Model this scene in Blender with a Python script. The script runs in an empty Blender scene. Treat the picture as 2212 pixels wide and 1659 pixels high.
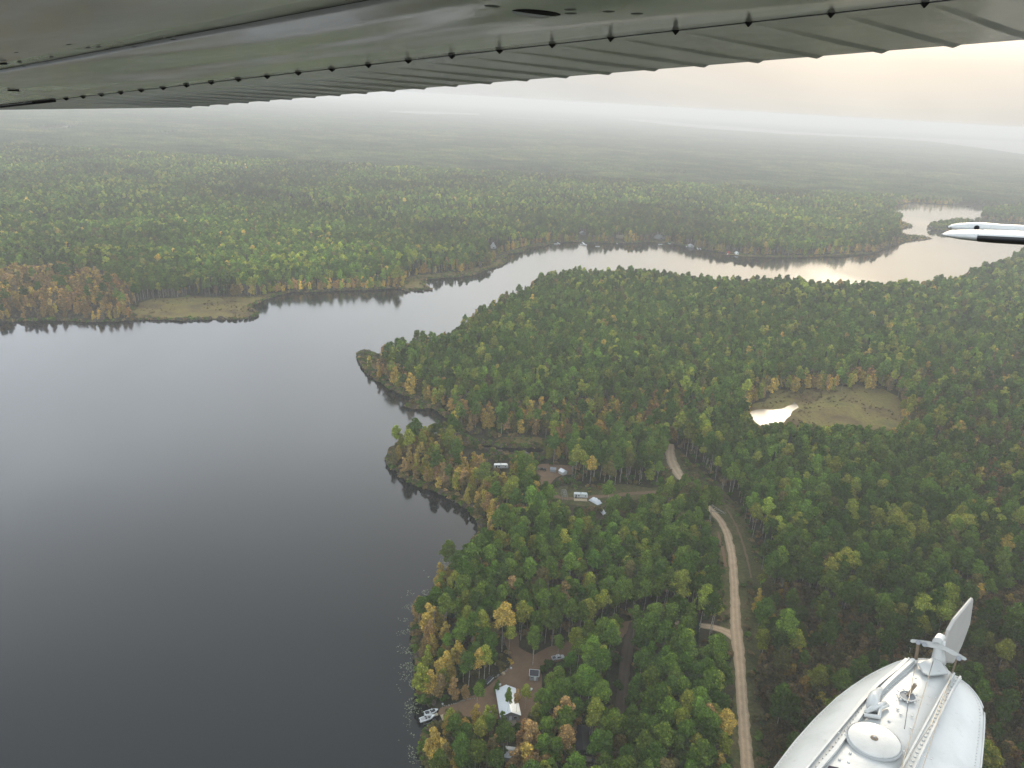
import bpy, bmesh, math, random
import numpy as np
from mathutils import Vector, Matrix
from mathutils.geometry import tessellate_polygon

scene = bpy.context.scene
col = scene.collection
rng = np.random.default_rng(11)
random.seed(5)

# ------------------------------------------------------------------ camera
H = 220.0
F = 1661.0                      # focal length in the units used for the plan (2212 wide)
PITCH, ROLL = math.radians(20.35), math.radians(3.3)
cp, sp, cr, sr = math.cos(PITCH), math.sin(PITCH), math.cos(ROLL), math.sin(ROLL)
FWD = np.array([0, cp, -sp])
RT = cr * np.array([1.0, 0, 0]) + sr * np.array([0, sp, cp])
UP = -sr * np.array([1.0, 0, 0]) + cr * np.array([0, sp, cp])
CAM = np.array([0, 0, H])
cam_d = bpy.data.cameras.new("camera")
cam = bpy.data.objects.new("camera", cam_d)
col.objects.link(cam)
cam.matrix_world = Matrix(((RT[0], UP[0], -FWD[0], 0), (RT[1], UP[1], -FWD[1], 0), (RT[2], UP[2], -FWD[2], H), (0, 0, 0, 1)))
cam_d.sensor_width = 36
cam_d.lens = 36 * F / 2212
cam_d.clip_start = 0.05
cam_d.clip_end = 150000
scene.camera = cam
scene.render.resolution_x, scene.render.resolution_y = 1024, 768

# ------------------------------------------------------------------ sky, sun, exposure
SUN_AZ, SUN_EL = math.radians(22.5), math.radians(21.5)
SUN = Vector((math.sin(SUN_AZ) * math.cos(SUN_EL), math.cos(SUN_AZ) * math.cos(SUN_EL), math.sin(SUN_EL)))
scene.view_settings.view_transform = 'Standard'
scene.view_settings.look = 'None'
scene.view_settings.exposure = 0.0
scene.view_settings.gamma = 1.0
scene.view_settings.use_curve_mapping = False
cy = scene.cycles
cy.max_bounces = 6
cy.diffuse_bounces = 1
cy.glossy_bounces = 3
cy.transmission_bounces = 2
cy.transparent_max_bounces = 8
cy.volume_bounces = 0
cy.use_denoising = True
cy.sample_clamp_indirect = 6


class N:
    """small helper to write node trees"""
    def __init__(self, tree):
        self.t = tree

    def n(self, typ, ins=None, **props):
        nd = self.t.nodes.new(typ)
        for k, v in props.items():
            setattr(nd, k, v)
        for k, v in (ins or {}).items():
            s = nd.inputs[k]
            if hasattr(v, 'links') or isinstance(v, bpy.types.NodeSocket):
                self.t.links.new(v, s)
            else:
                s.default_value = v
        return nd

    def math(self, op, a, b=0.0, c=0.0, clamp=False):
        return self.n('ShaderNodeMath', {0: a, 1: b, 2: c}, operation=op, use_clamp=clamp).outputs[0]

    def mix(self, f, a, b, mode='MIX'):
        nd = self.n('ShaderNodeMix', {0: f, 6: a, 7: b}, data_type='RGBA', blend_type=mode)
        return nd.outputs[2]

    def ramp(self, f, stops, interp='LINEAR'):
        nd = self.n('ShaderNodeValToRGB', {0: f})
        cr_ = nd.color_ramp
        cr_.interpolation = interp
        while len(cr_.elements) < len(stops):
            cr_.elements.new(0.5)
        for e, (p, c) in zip(cr_.elements, stops):
            e.position = p
            e.color = (*c, 1) if len(c) == 3 else c
        return nd.outputs[0]

    def noise(self, vec, scale, detail=3, rough=0.5, dist=0.0, out=0):
        return self.n('ShaderNodeTexNoise', {'Vector': vec, 'Scale': scale, 'Detail': detail, 'Roughness': rough, 'Distortion': dist}).outputs[out]

    def link(self, a, b):
        self.t.links.new(a, b)


world = bpy.data.worlds.new("World")
scene.world = world
world.use_nodes = True
wt = world.node_tree
wt.nodes.clear()
w = N(wt)
sky = w.n('ShaderNodeTexSky', sky_type='NISHITA', sun_disc=False, sun_elevation=SUN_EL, sun_rotation=SUN_AZ,
          altitude=700, air_density=2.0, dust_density=8.0, ozone_density=1.0)
geo = w.n('ShaderNodeTexCoord').outputs['Generated']
sepz = w.n('ShaderNodeSeparateXYZ', {0: geo}).outputs[2]
# smoke-laden overcast: dim at the horizon, brighter from some ten degrees up
lum = w.ramp(sepz, [(0.0, (8.6, 8.8, 8.8)), (0.06, (9.2, 9.4, 9.4)), (0.15, (17.5, 18, 18.6)), (0.27, (29.5, 31.2, 33)), (0.42, (32, 34, 36.5)), (0.52, (22, 23.2, 24.6)), (0.62, (13, 14.1, 15.4)), (0.75, (10, 11, 12.2)), (1.0, (10, 11, 12.2))])
d_ = w.n('ShaderNodeVectorMath', {0: geo, 1: SUN}, operation='DOT_PRODUCT').outputs[1]
ang = w.math('ARCCOSINE', w.math('MINIMUM', d_, 1.0))
g1 = w.math('EXPONENT', w.math('MULTIPLY', w.math('POWER', w.math('DIVIDE', ang, 0.55), 2.0), -1.0))
g2 = w.math('EXPONENT', w.math('MULTIPLY', w.math('POWER', w.math('DIVIDE', ang, 0.22), 2.0), -1.0))
cl = w.noise(w.n('ShaderNodeMapping', {0: geo, 3: (1.0, 1.0, 3.0)}).outputs[0], 2.2, 4, 0.5)
cl = w.ramp(cl, [(0.3, (0.84, 0.84, 0.85)), (0.7, (1.1, 1.09, 1.07))])
smoke = w.mix(1.0, lum, cl, 'MULTIPLY')
warm = w.mix(g1, (0.97, 1.0, 1.03, 1), (0.96, 0.895, 0.79, 1))
smoke = w.mix(1.0, smoke, warm, 'MULTIPLY')
veil = w.n('ShaderNodeMapRange', {0: sepz, 1: 0.04, 2: 0.17, 3: 0.05, 4: 1.0}, interpolation_type='SMOOTHSTEP').outputs[0]
g2c = w.mix(w.math('MULTIPLY', g2, veil), (0, 0, 0, 1), (22, 14, 4, 1))
smoke = w.mix(1.0, smoke, g2c, 'ADD')
skyc = w.mix(0.94, sky.outputs[0], smoke)
bg = w.n('ShaderNodeBackground', {0: skyc, 1: 0.1})
w.link(bg.outputs[0], w.n('ShaderNodeOutputWorld').inputs[0])

sd = bpy.data.lights.new("sun", 'SUN')
sd.energy = 1.4
sd.angle = math.radians(15)
sd.color = (1.0, 0.86, 0.66)
sun = bpy.data.objects.new("sun", sd)
sun.rotation_euler = SUN.to_track_quat('Z', 'Y').to_euler()
sun.location = (0, 0, 400)
col.objects.link(sun)

# ------------------------------------------------------------------ plan helpers


def ray(x, y):
    return FWD + RT * (x - 1106) / F - UP * (y - 829.5) / F


def gp(x, y, z=0.0):
    """point of the plane z seen where the plan says (x, y)"""
    d = ray(x, y)
    t = (z - H) / d[2]
    p = CAM + d * t
    return np.array([p[0], p[1], z])


def proj(pts):
    v = np.asarray(pts, float) - CAM
    z = v @ FWD
    return np.stack([1106 + F * (v @ RT) / z, 829.5 - F * (v @ UP) / z, z], -1)


def inside(pts, poly):
    poly = np.asarray(poly)[:, :2]
    x, y = pts[:, 0], pts[:, 1]
    r = np.zeros(len(pts), bool)
    n = len(poly)
    for i in range(n):
        x1, y1 = poly[i]
        x2, y2 = poly[(i + 1) % n]
        if y1 == y2:
            continue
        c = ((y1 > y) != (y2 > y)) & (x < (x2 - x1) * (y - y1) / (y2 - y1) + x1)
        r ^= c
    return r


def seg_dist(pts, poly, closed=True):
    poly = np.asarray(poly)[:, :2]
    best = np.full(len(pts), 1e9)
    n = len(poly)
    for i in range(n if closed else n - 1):
        a, b = poly[i], poly[(i + 1) % n]
        ab = b - a
        L = ab @ ab
        if L < 1e-9:
            continue
        t = np.clip(((pts[:, :2] - a) @ ab) / L, 0, 1)
        d = np.hypot(*(pts[:, :2] - (a + t[:, None] * ab)).T)
        best = np.minimum(best, d)
    return best


def rough_ring(ring, step=6.0, amp=0.11, cap=4.0, seed=1, far=4000):
    """break a coast line into an uneven one"""
    r = random.Random(seed)
    pts = [np.array(p[:2], float) for p in ring]
    for _ in range(7):
        out = []
        for i, a in enumerate(pts):
            b = pts[(i + 1) % len(pts)]
            out.append(a)
            L = np.linalg.norm(b - a)
            dist = np.linalg.norm((a + b) / 2)
            if L > step * max(1, dist / 350) and dist < far and L < 900:
                nrm = np.array([-(b - a)[1], (b - a)[0]]) / L
                out.append((a + b) / 2 + nrm * min(L * amp, cap) * r.uniform(-1, 1))
        pts = out
    return np.array(pts)


def tag(o, label=None, cat=None, group=None, kind=None):
    if label:
        o['label'] = label
    if cat:
        o['category'] = cat
    if group:
        o['group'] = group
    if kind:
        o['kind'] = kind
    return o


def link_mesh(name, verts, faces, mat=None, parent=None, smooth=False):
    me = bpy.data.meshes.new(name)
    me.from_pydata([tuple(map(float, v)) for v in verts], [], [tuple(int(i) for i in f) for f in faces])
    me.update()
    for m in (mat if isinstance(mat, (list, tuple)) else [mat]):
        if m:
            me.materials.append(m)
    if smooth:
        me.polygons.foreach_set('use_smooth', [True] * len(me.polygons))
    o = bpy.data.objects.new(name, me)
    col.objects.link(o)
    if parent:
        o.parent = parent
    return o


def empty(name, loc, rz=0.0):
    o = bpy.data.objects.new(name, None)
    o.location = tuple(map(float, loc))
    o.rotation_euler = (0, 0, rz)
    o.empty_display_size = 0.3
    col.objects.link(o)
    return o


def cap_poly(pts, z, skirt=None):
    """flat sheet from a ring; optional skirt down to a lower level"""
    v3 = [Vector((p[0], p[1], 0)) for p in pts]
    tris = tessellate_polygon([v3])
    verts = [(p[0], p[1], z) for p in pts]
    faces = []
    for t in tris:
        a, b, c = [pts[i] for i in t]
        ar = (b[0] - a[0]) * (c[1] - a[1]) - (c[0] - a[0]) * (b[1] - a[1])
        faces.append(t if ar > 0 else (t[0], t[2], t[1]))
    if skirt is not None:
        n = len(pts)
        verts += [(p[0], p[1], skirt) for p in pts]
        for i in range(n):
            j = (i + 1) % n
            faces.append((i, j, n + j, n + i))
    return verts, faces


# ------------------------------------------------------------------ materials
MATS = {}


def material(name, build):
    if name in MATS:
        return MATS[name]
    m = bpy.data.materials.new(name)
    m.use_nodes = True
    m.node_tree.nodes.clear()
    g = N(m.node_tree)
    out = g.n('ShaderNodeOutputMaterial')
    s = build(g)
    g.link(s, out.inputs[0])
    MATS[name] = m
    return m


def plain(name, c, rough=0.6, metal=0.0, var=0.12, scale=3.0, bump=0.0, spec=0.5):
    def b(g):
        tc = g.n('ShaderNodeTexCoord').outputs['Object']
        nz = g.noise(tc, scale, 4, 0.6)
        dark = tuple(x * (1 - var) for x in c) + (1,)
        lite = tuple(min(1, x * (1 + var)) for x in c) + (1,)
        cc = g.mix(nz, dark, lite)
        ins = {'Base Color': cc, 'Roughness': rough, 'Metallic': metal, 'Specular IOR Level': spec}
        if bump:
            ins['Normal'] = g.n('ShaderNodeBump', {'Strength': bump, 'Distance': 0.02, 'Height': nz}).outputs[0]
        return g.n('ShaderNodeBsdfPrincipled', ins).outputs[0]
    return material(name, b)


def wpos(g):
    return g.n('ShaderNodeNewGeometry').outputs['Position']


def m_ground(g):
    p = wpos(g)
    a = g.noise(p, 0.05, 5, 0.6)
    b = g.noise(p, 0.9, 5, 0.65)
    c1 = g.ramp(a, [(0.35, (0.022, 0.026, 0.014)), (0.5, (0.035, 0.036, 0.018)), (0.65, (0.055, 0.045, 0.026))])
    c2 = g.ramp(b, [(0.3, (0.6, 0.6, 0.6)), (0.7, (1.5, 1.45, 1.3))])
    c = g.mix(1.0, c1, c2, 'MULTIPLY')
    bp = g.n('ShaderNodeBump', {'Strength': 0.8, 'Distance': 0.4, 'Height': b}).outputs[0]
    return g.n('ShaderNodeBsdfPrincipled', {'Base Color': c, 'Roughness': 0.95, 'Normal': bp, 'Specular IOR Level': 0.1}).outputs[0]


def m_marsh(g):
    p = wpos(g)
    a = g.noise(p, 0.035, 5, 0.6)
    b = g.noise(p, 0.5, 5, 0.7)
    c1 = g.ramp(a, [(0.35, (0.075, 0.05, 0.022)), (0.47, (0.13, 0.10, 0.034)), (0.58, (0.15, 0.13, 0.036)), (0.7, (0.085, 0.08, 0.024))])
    c2 = g.ramp(b, [(0.3, (0.65, 0.65, 0.65)), (0.7, (1.3, 1.3, 1.25))])
    c = g.mix(1.0, c1, c2, 'MULTIPLY')
    bp = g.n('ShaderNodeBump', {'Strength': 0.9, 'Distance': 0.5, 'Height': b}).outputs[0]
    return g.n('ShaderNodeBsdfPrincipled', {'Base Color': c, 'Roughness': 0.95, 'Normal': bp, 'Specular IOR Level': 0.1}).outputs[0]


def m_verge(g):
    p = wpos(g)
    a = g.noise(p, 0.07, 5, 0.65)
    b = g.noise(p, 0.8, 6, 0.7)
    c1 = g.ramp(a, [(0.35, (0.05, 0.062, 0.02)), (0.5, (0.082, 0.086, 0.03)), (0.66, (0.12, 0.098, 0.048))])
    c2 = g.ramp(b, [(0.3, (0.5, 0.5, 0.5)), (0.7, (1.5, 1.45, 1.35))])
    c = g.mix(1.0, c1, c2, 'MULTIPLY')
    bp = g.n('ShaderNodeBump', {'Strength': 1.0, 'Distance': 0.5, 'Height': b}).outputs[0]
    return g.n('ShaderNodeBsdfPrincipled', {'Base Color': c, 'Roughness': 0.95, 'Normal': bp, 'Specular IOR Level': 0.1}).outputs[0]


def dirt(name, c, track=0.35):
    def b(g):
        p = wpos(g)
        a = g.noise(p, 0.25, 5, 0.65)
        bb = g.noise(p, 2.2, 5, 0.7)
        uv = g.n('ShaderNodeUVMap').outputs[0]
        v = g.n('ShaderNodeSeparateXYZ', {0: uv}).outputs[0]
        vw = g.math('ADD', v, g.math('MULTIPLY', g.math('SUBTRACT', a, 0.5), 0.25))
        tr = g.ramp(vw, [(0.0, (0.55, 0.55, 0.5)), (0.16, (0.9, 0.9, 0.88)), (0.3, (1.22, 1.2, 1.16)), (0.46, (0.92, 0.9, 0.86)),
                         (0.56, (0.95, 0.92, 0.88)), (0.7, (1.22, 1.2, 1.16)), (0.84, (0.9, 0.9, 0.88)), (1.0, (0.55, 0.55, 0.5))])
        base = g.ramp(a, [(0.3, tuple(x * 0.75 for x in c)), (0.7, tuple(x * 1.2 for x in c))])
        base = g.mix(0.45, base, g.ramp(bb, [(0.3, tuple(x * 0.6 for x in c)), (0.7, tuple(x * 1.35 for x in c))]))
        cc = g.mix(track, base, g.mix(1.0, base, tr, 'MULTIPLY'))
        bp = g.n('ShaderNodeBump', {'Strength': 0.5, 'Distance': 0.12, 'Height': bb}).outputs[0]
        return g.n('ShaderNodeBsdfPrincipled', {'Base Color': cc, 'Roughness': 0.95, 'Normal': bp, 'Specular IOR Level': 0.15}).outputs[0]
    return material(name, b)


def m_water(g):
    p = wpos(g)
    mp = g.n('ShaderNodeMapping', {0: p, 2: (0, 0, 0.5), 3: (1.0, 0.35, 1.0)}).outputs[0]
    calm = g.noise(mp, 0.006, 4, 0.55, 0.6)
    ro = g.n('ShaderNodeMapRange', {0: calm, 1: 0.35, 2: 0.68, 3: 0.03, 4: 0.16}).outputs[0]
    r1 = g.noise(p, 0.8, 3, 0.55)
    bp = g.n('ShaderNodeBump', {'Strength': 0.035, 'Distance': 0.1, 'Height': r1}).outputs[0]
    return g.n('ShaderNodeBsdfPrincipled', {'Base Color': (0.004, 0.006, 0.007, 1), 'Roughness': ro, 'IOR': 1.333, 'Normal': bp}).outputs[0]


def m_leaf(g):
    at = g.n('ShaderNodeAttribute', attribute_type='INSTANCER', attribute_name='tint').outputs['Color']
    isl = g.n('ShaderNodeNewGeometry').outputs['Random Per Island']
    v = g.n('ShaderNodeMapRange', {0: isl, 3: 0.6, 4: 1.5}).outputs[0]
    c = g.n('ShaderNodeVectorMath', {0: at, 'Scale': v}, operation='SCALE').outputs[0]
    yel = g.mix(g.math('GREATER_THAN', isl, 0.90), c, g.n('ShaderNodeVectorMath', {0: c, 1: (1.35, 1.2, 0.8)}, operation='MULTIPLY').outputs[0])
    d = g.n('ShaderNodeBsdfDiffuse', {'Color': yel}).outputs[0]
    t = g.n('ShaderNodeBsdfTranslucent', {'Color': yel}).outputs[0]
    return g.n('ShaderNodeMixShader', {0: 0.30, 1: d, 2: t}).outputs[0]


def m_bark(g):
    p = g.n('ShaderNodeTexCoord').outputs['Object']
    mp = g.n('ShaderNodeMapping', {0: p, 3: (1, 1, 0.5)}).outputs[0]
    nz = g.noise(mp, 2.6, 4, 0.6)
    c = g.ramp(nz, [(0.36, (0.07, 0.06, 0.05)), (0.48, (0.33, 0.31, 0.26)), (0.7, (0.46, 0.44, 0.38))])
    return g.n('ShaderNodeBsdfDiffuse', {'Color': c}).outputs[0]


def m_darkbark(g):
    p = g.n('ShaderNodeTexCoord').outputs['Object']
    c = g.ramp(g.noise(p, 3, 3), [(0.3, (0.06, 0.05, 0.04)), (0.7, (0.13, 0.11, 0.09))])
    return g.n('ShaderNodeBsdfDiffuse', {'Color': c}).outputs[0]


def m_far(g):
    """canopy colour of woods too far off to give each tree a tint: clones of aspen, spruce and autumn birch"""
    p = wpos(g)
    isl = g.n('ShaderNodeNewGeometry').outputs['Random Per Island']
    big = g.noise(p, 0.0022, 4, 0.6, 0.5)
    mid = g.noise(p, 0.011, 4, 0.6, 0.4)
    base = g.ramp(mid, [(0.3, (0.034, 0.050, 0.024)), (0.42, (0.062, 0.088, 0.034)), (0.52, (0.10, 0.13, 0.045)), (0.62, (0.15, 0.165, 0.055)), (0.72, (0.24, 0.20, 0.07))])
    dark = g.ramp(big, [(0.40, (0.5, 0.56, 0.6)), (0.55, (1.0, 1.0, 1.0)), (0.7, (1.3, 1.25, 1.1))])
    c = g.mix(1.0, base, dark, 'MULTIPLY')
    v = g.n('ShaderNodeMapRange', {0: isl, 3: 0.6, 4: 1.45}).outputs[0]
    c = g.n('ShaderNodeVectorMath', {0: c, 'Scale': v}, operation='SCALE').outputs[0]
    return g.n('ShaderNodeBsdfDiffuse', {'Color': c}).outputs[0]


M_ground = material('forest_floor', m_ground)
M_marsh = material('marsh_grass', m_marsh)
M_verge = material('verge_grass', m_verge)
M_road = dirt('gravel_road', (0.44, 0.335, 0.225), 0.8)
M_dirt = dirt('bare_dirt', (0.18, 0.115, 0.068), 0.0)
M_track = dirt('dirt_track', (0.10, 0.075, 0.055), 0.5)
M_water = material('lake_water', m_water)
M_leaf = material('leaf', m_leaf)
M_bark = material('bark', m_bark)
M_darkbark = material('dark_bark', m_darkbark)
M_far = material('far_canopy', m_far)
M_pond = plain('pond_water', (0.02, 0.02, 0.018), 0.33, scale=0.3, spec=0.5)
M_farlake = plain('far_water', (0.30, 0.28, 0.25), 0.8, scale=0.001, spec=0.0)  # pale matte base colour stands in for sky reflected on distant water
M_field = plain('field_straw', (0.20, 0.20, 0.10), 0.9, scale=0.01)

# ------------------------------------------------------------------ structure: water, land
Wd = 60000
tag(link_mesh('lake_water', [(-Wd, -3000, 0), (Wd, -3000, 0), (Wd, Wd, 0), (-Wd, Wd, 0)], [(0, 1, 2, 3)], M_water), kind='structure')

near_px = [(915, 1720, 0), (924, 1659, 0), (914, 1626, 0), (917, 1589, 0), (940, 1569, 0), (953, 1556, 0), (947, 1536, 0), (924, 1526, 0), (907, 1506, 0), (900, 1473, 0), (900, 1423, 0),
           (897, 1373, 0), (893, 1345, 2), (903, 1313, 6), (914, 1283, 8), (939, 1248, 9), (972, 1202, 9), (1014, 1166, 9), (1032, 1150, 4), (1036, 1128, 0), (1020, 1106, 0), (990, 1083, 0), (944, 1063, 0),
           (904, 1050, 0), (868, 1032, 0), (845, 1010, 0), (838, 992, 0), (845, 972, 0), (880, 960, 0), (920, 950, 0), (955, 948, 0), (985, 957, 0), (1030, 968, 0), (1080, 984, 0), (1130, 990, 0), (1172, 986, 0), (1185, 975, 0),
           (1165, 968, 0), (1110, 969, 0), (1060, 962, 0), (1015, 955, 0), (988, 948, 0), (976, 925, 0), (972, 905, 0), (950, 890, 0), (925, 880, 0), (900, 866, 0), (877, 856, 0), (847, 843, 0), (815, 824, 0), (792, 803, 0), (778, 782, 0),
           (774, 768, 0), (786, 762, 0), (812, 770, 0), (836, 763, 5), (866, 749, 10), (890, 736, 12), (897, 723, 13), (926, 719, 13), (940, 713, 14), (986, 704, 14), (1016, 667, 14), (1059, 656, 12), (1077, 637, 13), (1107, 630, 13),
           (1137, 617, 14), (1150, 597, 15), (1190, 585, 15), (1246, 578, 15), (1304, 581, 15), (1370, 583, 15), (1420, 590, 15), (1474, 591, 15), (1541, 600, 15), (1625, 604, 15), (1708, 601, 16), (1758, 610, 15), (1851, 606, 17),
           (1888, 616, 14), (1985, 610, 14), (2017, 596, 16), (2041, 603, 14), (2108, 576, 14), (2175, 558, 14), (2212, 535, 14), (2330, 505, 10)]
near = [gp(*p)[:2] for p in near_px] + [(1900, 1500), (2600, 900), (2600, -900), (-30, -900), (-25, 60), (-40, 130)]
near = rough_ring(near, 5, 0.12, 3.0, 3)
far_px = [(-420, 735, 0), (-150, 712, 0), (0, 697, 0), (33, 696, 0), (127, 693, 0), (267, 694, 0), (313, 691, 0), (347, 692, 0), (433, 691, 0), (520, 691, 0), (557, 683, 0), (550, 674, 0), (538, 670, 0), (541, 661, 0), (567, 650, 0),
          (600, 638, 0), (633, 631, 0), (737, 628, 0), (867, 624, 0), (875, 630, 0), (897, 629, 0), (934, 626, 0), (917, 616, 0), (920, 604, 0), (954, 601, 0), (987, 600, 0), (1037, 590, 0), (1070, 578, 0), (1092, 568, 0), (1082, 560, 0),
          (1092, 549, 0), (1127, 545, 0), (1150, 533, 0), (1200, 524, 0), (1250, 523, 0), (1300, 525, 0), (1350, 526, 0), (1400, 523, 0), (1450, 526, 0), (1500, 534, 0), (1560, 546, 0), (1600, 551, 0), (1640, 556, 0), (1710, 557, 0), (1800, 555, 0), (1880, 548, 0),
          (1915, 538, 0), (1938, 528, 0), (1980, 520, 0), (2015, 516, 0), (1992, 510, 0), (1957, 507, 0), (1945, 497, 0), (1972, 490, 0), (1955, 481, 0), (1930, 470, 0), (1934, 455, 0), (1935, 443, 0), (1975, 439, 0), (2058, 443, 0), (2118, 444, 0), (2212, 447, 0), (2400, 440, 0)]
far = [gp(*p)[:2] for p in far_px] + [(9000, 3000), (Wd, 9000), (Wd, Wd), (-Wd, Wd), (-Wd, 500), (-2500, 560)]
far = rough_ring(far, 6, 0.10, 6.0, 7)
isl1 = rough_ring([gp(*p)[:2] for p in [(2116, 476), (2160, 480), (2215, 482), (2330, 482), (2420, 474), (2330, 462), (2212, 458), (2125, 460)]], 6, 0.12, 8, 5)
isl2 = rough_ring([gp(*p)[:2] for p in [(2003, 491), (2030, 484), (2070, 480), (2112, 480), (2113, 485), (2078, 496), (2042, 501), (2018, 498)]], 6, 0.12, 6, 9)
islet = rough_ring([gp(*p)[:2] for p in [(874, 880), (890, 870), (905, 862), (925, 868), (930, 880), (905, 884)]], 4, 0.12, 3, 2)
LZ = 0.4
for nm, ring in (('ground', near), ('ground', far), ('island_ground', isl1), ('island_ground', isl2)):
    tag(link_mesh(nm, *cap_poly(ring, LZ, -0.8), M_ground), kind='structure')
tag(link_mesh('marsh_ground', *cap_poly(islet, 0.2, -0.8), M_marsh), kind='structure')


def sheet(name, px, mat, z, seed=1, rough=True, amp=0.12):
    r = [gp(*p)[:2] for p in px]
    if rough:
        r = rough_ring(r, 4, amp, 4, seed)
    tag(link_mesh(name, *cap_poly(r, z), mat), kind='structure')
    return r


def strip(name, pts, mat, z):
    """band along a centre line; pts = (x, y, full width in metres)"""
    c = np.array([gp(x, y)[:2] for x, y, _ in pts])
    wd = np.array([q[2] for q in pts])
    s = np.r_[0, np.cumsum(np.linalg.norm(np.diff(c, axis=0), axis=1))]
    n = max(8, int(s[-1] / 2.5))
    t = np.linspace(0, s[-1], n)
    cx, cyy, ww = np.interp(t, s, c[:, 0]), np.interp(t, s, c[:, 1]), np.interp(t, s, wd)
    k = np.ones(7) / 7
    pad = lambda a: np.convolve(np.pad(a, 3, mode='reflect', reflect_type='odd'), k, 'valid')
    cx, cyy = pad(cx), pad(cyy)
    tx, ty = np.gradient(cx), np.gradient(cyy)
    L = np.hypot(tx, ty)
    nx, ny = -ty / L, tx / L
    r = np.random.default_rng(4)
    verts, faces, uvs = [], [], []
    K = 6
    for i in range(n):
        for j in range(K + 1):
            f = j / K
            off = (f - 0.5) * (ww[i] + (r.uniform(-0.8, 0.6) if j in (0, K) else 0))
            verts.append((cx[i] + nx[i] * off, cyy[i] + ny[i] * off, z))
            uvs.append((f, t[i] / 10))
    for i in range(n - 1):
        for j in range(K):
            a = i * (K + 1) + j
            faces.append((a, a + K + 1, a + K + 2, a + 1))
    o = link_mesh(name, verts, faces, mat)
    uvl = o.data.uv_layers.new(name='UVMap')
    for lp in o.data.loops:
        uvl.data[lp.index].uv = uvs[lp.vertex_index]
    tag(o, kind='structure')
    return np.stack([cx, cyy, ww], -1)


R7 = lambda x, y: (737.3 + x / 3, 1106 + y / 3)
R6 = lambda x, y: (1474.6 + x / 3, 553 + y / 3)
R8 = lambda x, y: (1474.6 + x / 3, 1106 + y / 3)
R5 = lambda x, y: (737.3 + x / 3, 553 + y / 3)

meadow_px = [R6(*p) for p in [(400, 1000), (640, 868), (800, 868), (1000, 850), (1130, 835), (1300, 865), (1400, 915), (1475, 1030), (1470, 1130), (1400, 1190), (1250, 1190), (1100, 1150), (950, 1120), (800, 1130), (700, 1150), (560, 1160), (440, 1110)]]
pond_px = [R6(*p) for p in [(428, 1020), (480, 998), (580, 1000), (640, 993), (680, 975), (722, 948), (752, 985), (710, 1010), (670, 1060), (630, 1120), (560, 1125), (500, 1100), (455, 1060)]]
marshL_px = [(300, 689), (285, 672), (300, 655), (330, 646), (420, 641), (500, 642), (560, 641), (610, 631), (628, 632), (600, 638), (567, 650), (543, 661), (541, 670), (553, 677), (545, 684), (520, 689), (430, 689), (350, 690)]
marshM_px = [(870, 621), (876, 604), (905, 594), (1000, 588), (1060, 574), (1078, 560), (1088, 549), (1125, 538), (1150, 528), (1195, 522), (1197, 527), (1152, 534), (1127, 543), (1094, 550), (1086, 560), (1088, 567), (1068, 577), (1036, 588), (985, 598), (954, 600), (921, 603), (917, 613), (925, 624), (897, 627), (876, 628)]
sheet('meadow_ground', meadow_px, M_marsh, LZ + 0.02, 4, amp=0.22)
sheet('pond_water', pond_px, M_pond, LZ + 0.04, 6, amp=0.10)
sheet('marsh_ground', marshL_px, M_marsh, LZ + 0.02, 4)
sheet('marsh_ground', marshM_px, M_marsh, LZ + 0.02, 5)
marshC_px = [(1060, 961), (1075, 950), (1110, 944), (1160, 944), (1185, 952), (1190, 962), (1165, 967), (1112, 967)]
sheet('marsh_ground', marshC_px, M_marsh, LZ + 0.02, 8)
marshT_px = [(778, 781), (776, 769), (786, 764), (810, 771), (826, 778), (820, 800), (800, 800)]
sheet('marsh_ground', marshT_px, M_marsh, LZ + 0.02, 9)
marshR_px = [(1560, 550), (1640, 556), (1710, 556), (1800, 554), (1880, 547), (1860, 544), (1790, 550), (1700, 552), (1630, 551), (1575, 547)]
sheet('marsh_ground', marshR_px, M_marsh, LZ + 0.02, 9)
lakes_px = [[(830, 240), (930, 240.5), (1040, 246), (1044, 252), (900, 249), (836, 245)],
            [(1060, 253), (1150, 257), (1256, 260), (1256, 264), (1150, 261), (1060, 256)],
            [(1300, 254), (1400, 259), (1475, 267), (1600, 275), (1700, 284), (1808, 290), (1942, 296), (2042, 300), (2130, 303), (2260, 310), (2400, 322), (2400, 365), (2212, 338), (2108, 322), (2042, 313), (1942, 303), (1842, 299), (1708, 294), (1575, 284), (1475, 277), (1400, 268)]]
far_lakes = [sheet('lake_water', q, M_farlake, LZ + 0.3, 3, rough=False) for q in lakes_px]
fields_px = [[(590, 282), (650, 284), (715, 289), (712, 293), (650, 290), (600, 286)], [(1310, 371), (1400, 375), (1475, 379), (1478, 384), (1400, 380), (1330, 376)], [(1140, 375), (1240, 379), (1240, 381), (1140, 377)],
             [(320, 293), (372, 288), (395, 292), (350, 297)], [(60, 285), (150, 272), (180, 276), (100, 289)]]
fields = [sheet('field', q, M_field, LZ + 0.3, 3, rough=False) for q in fields_px]

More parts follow.
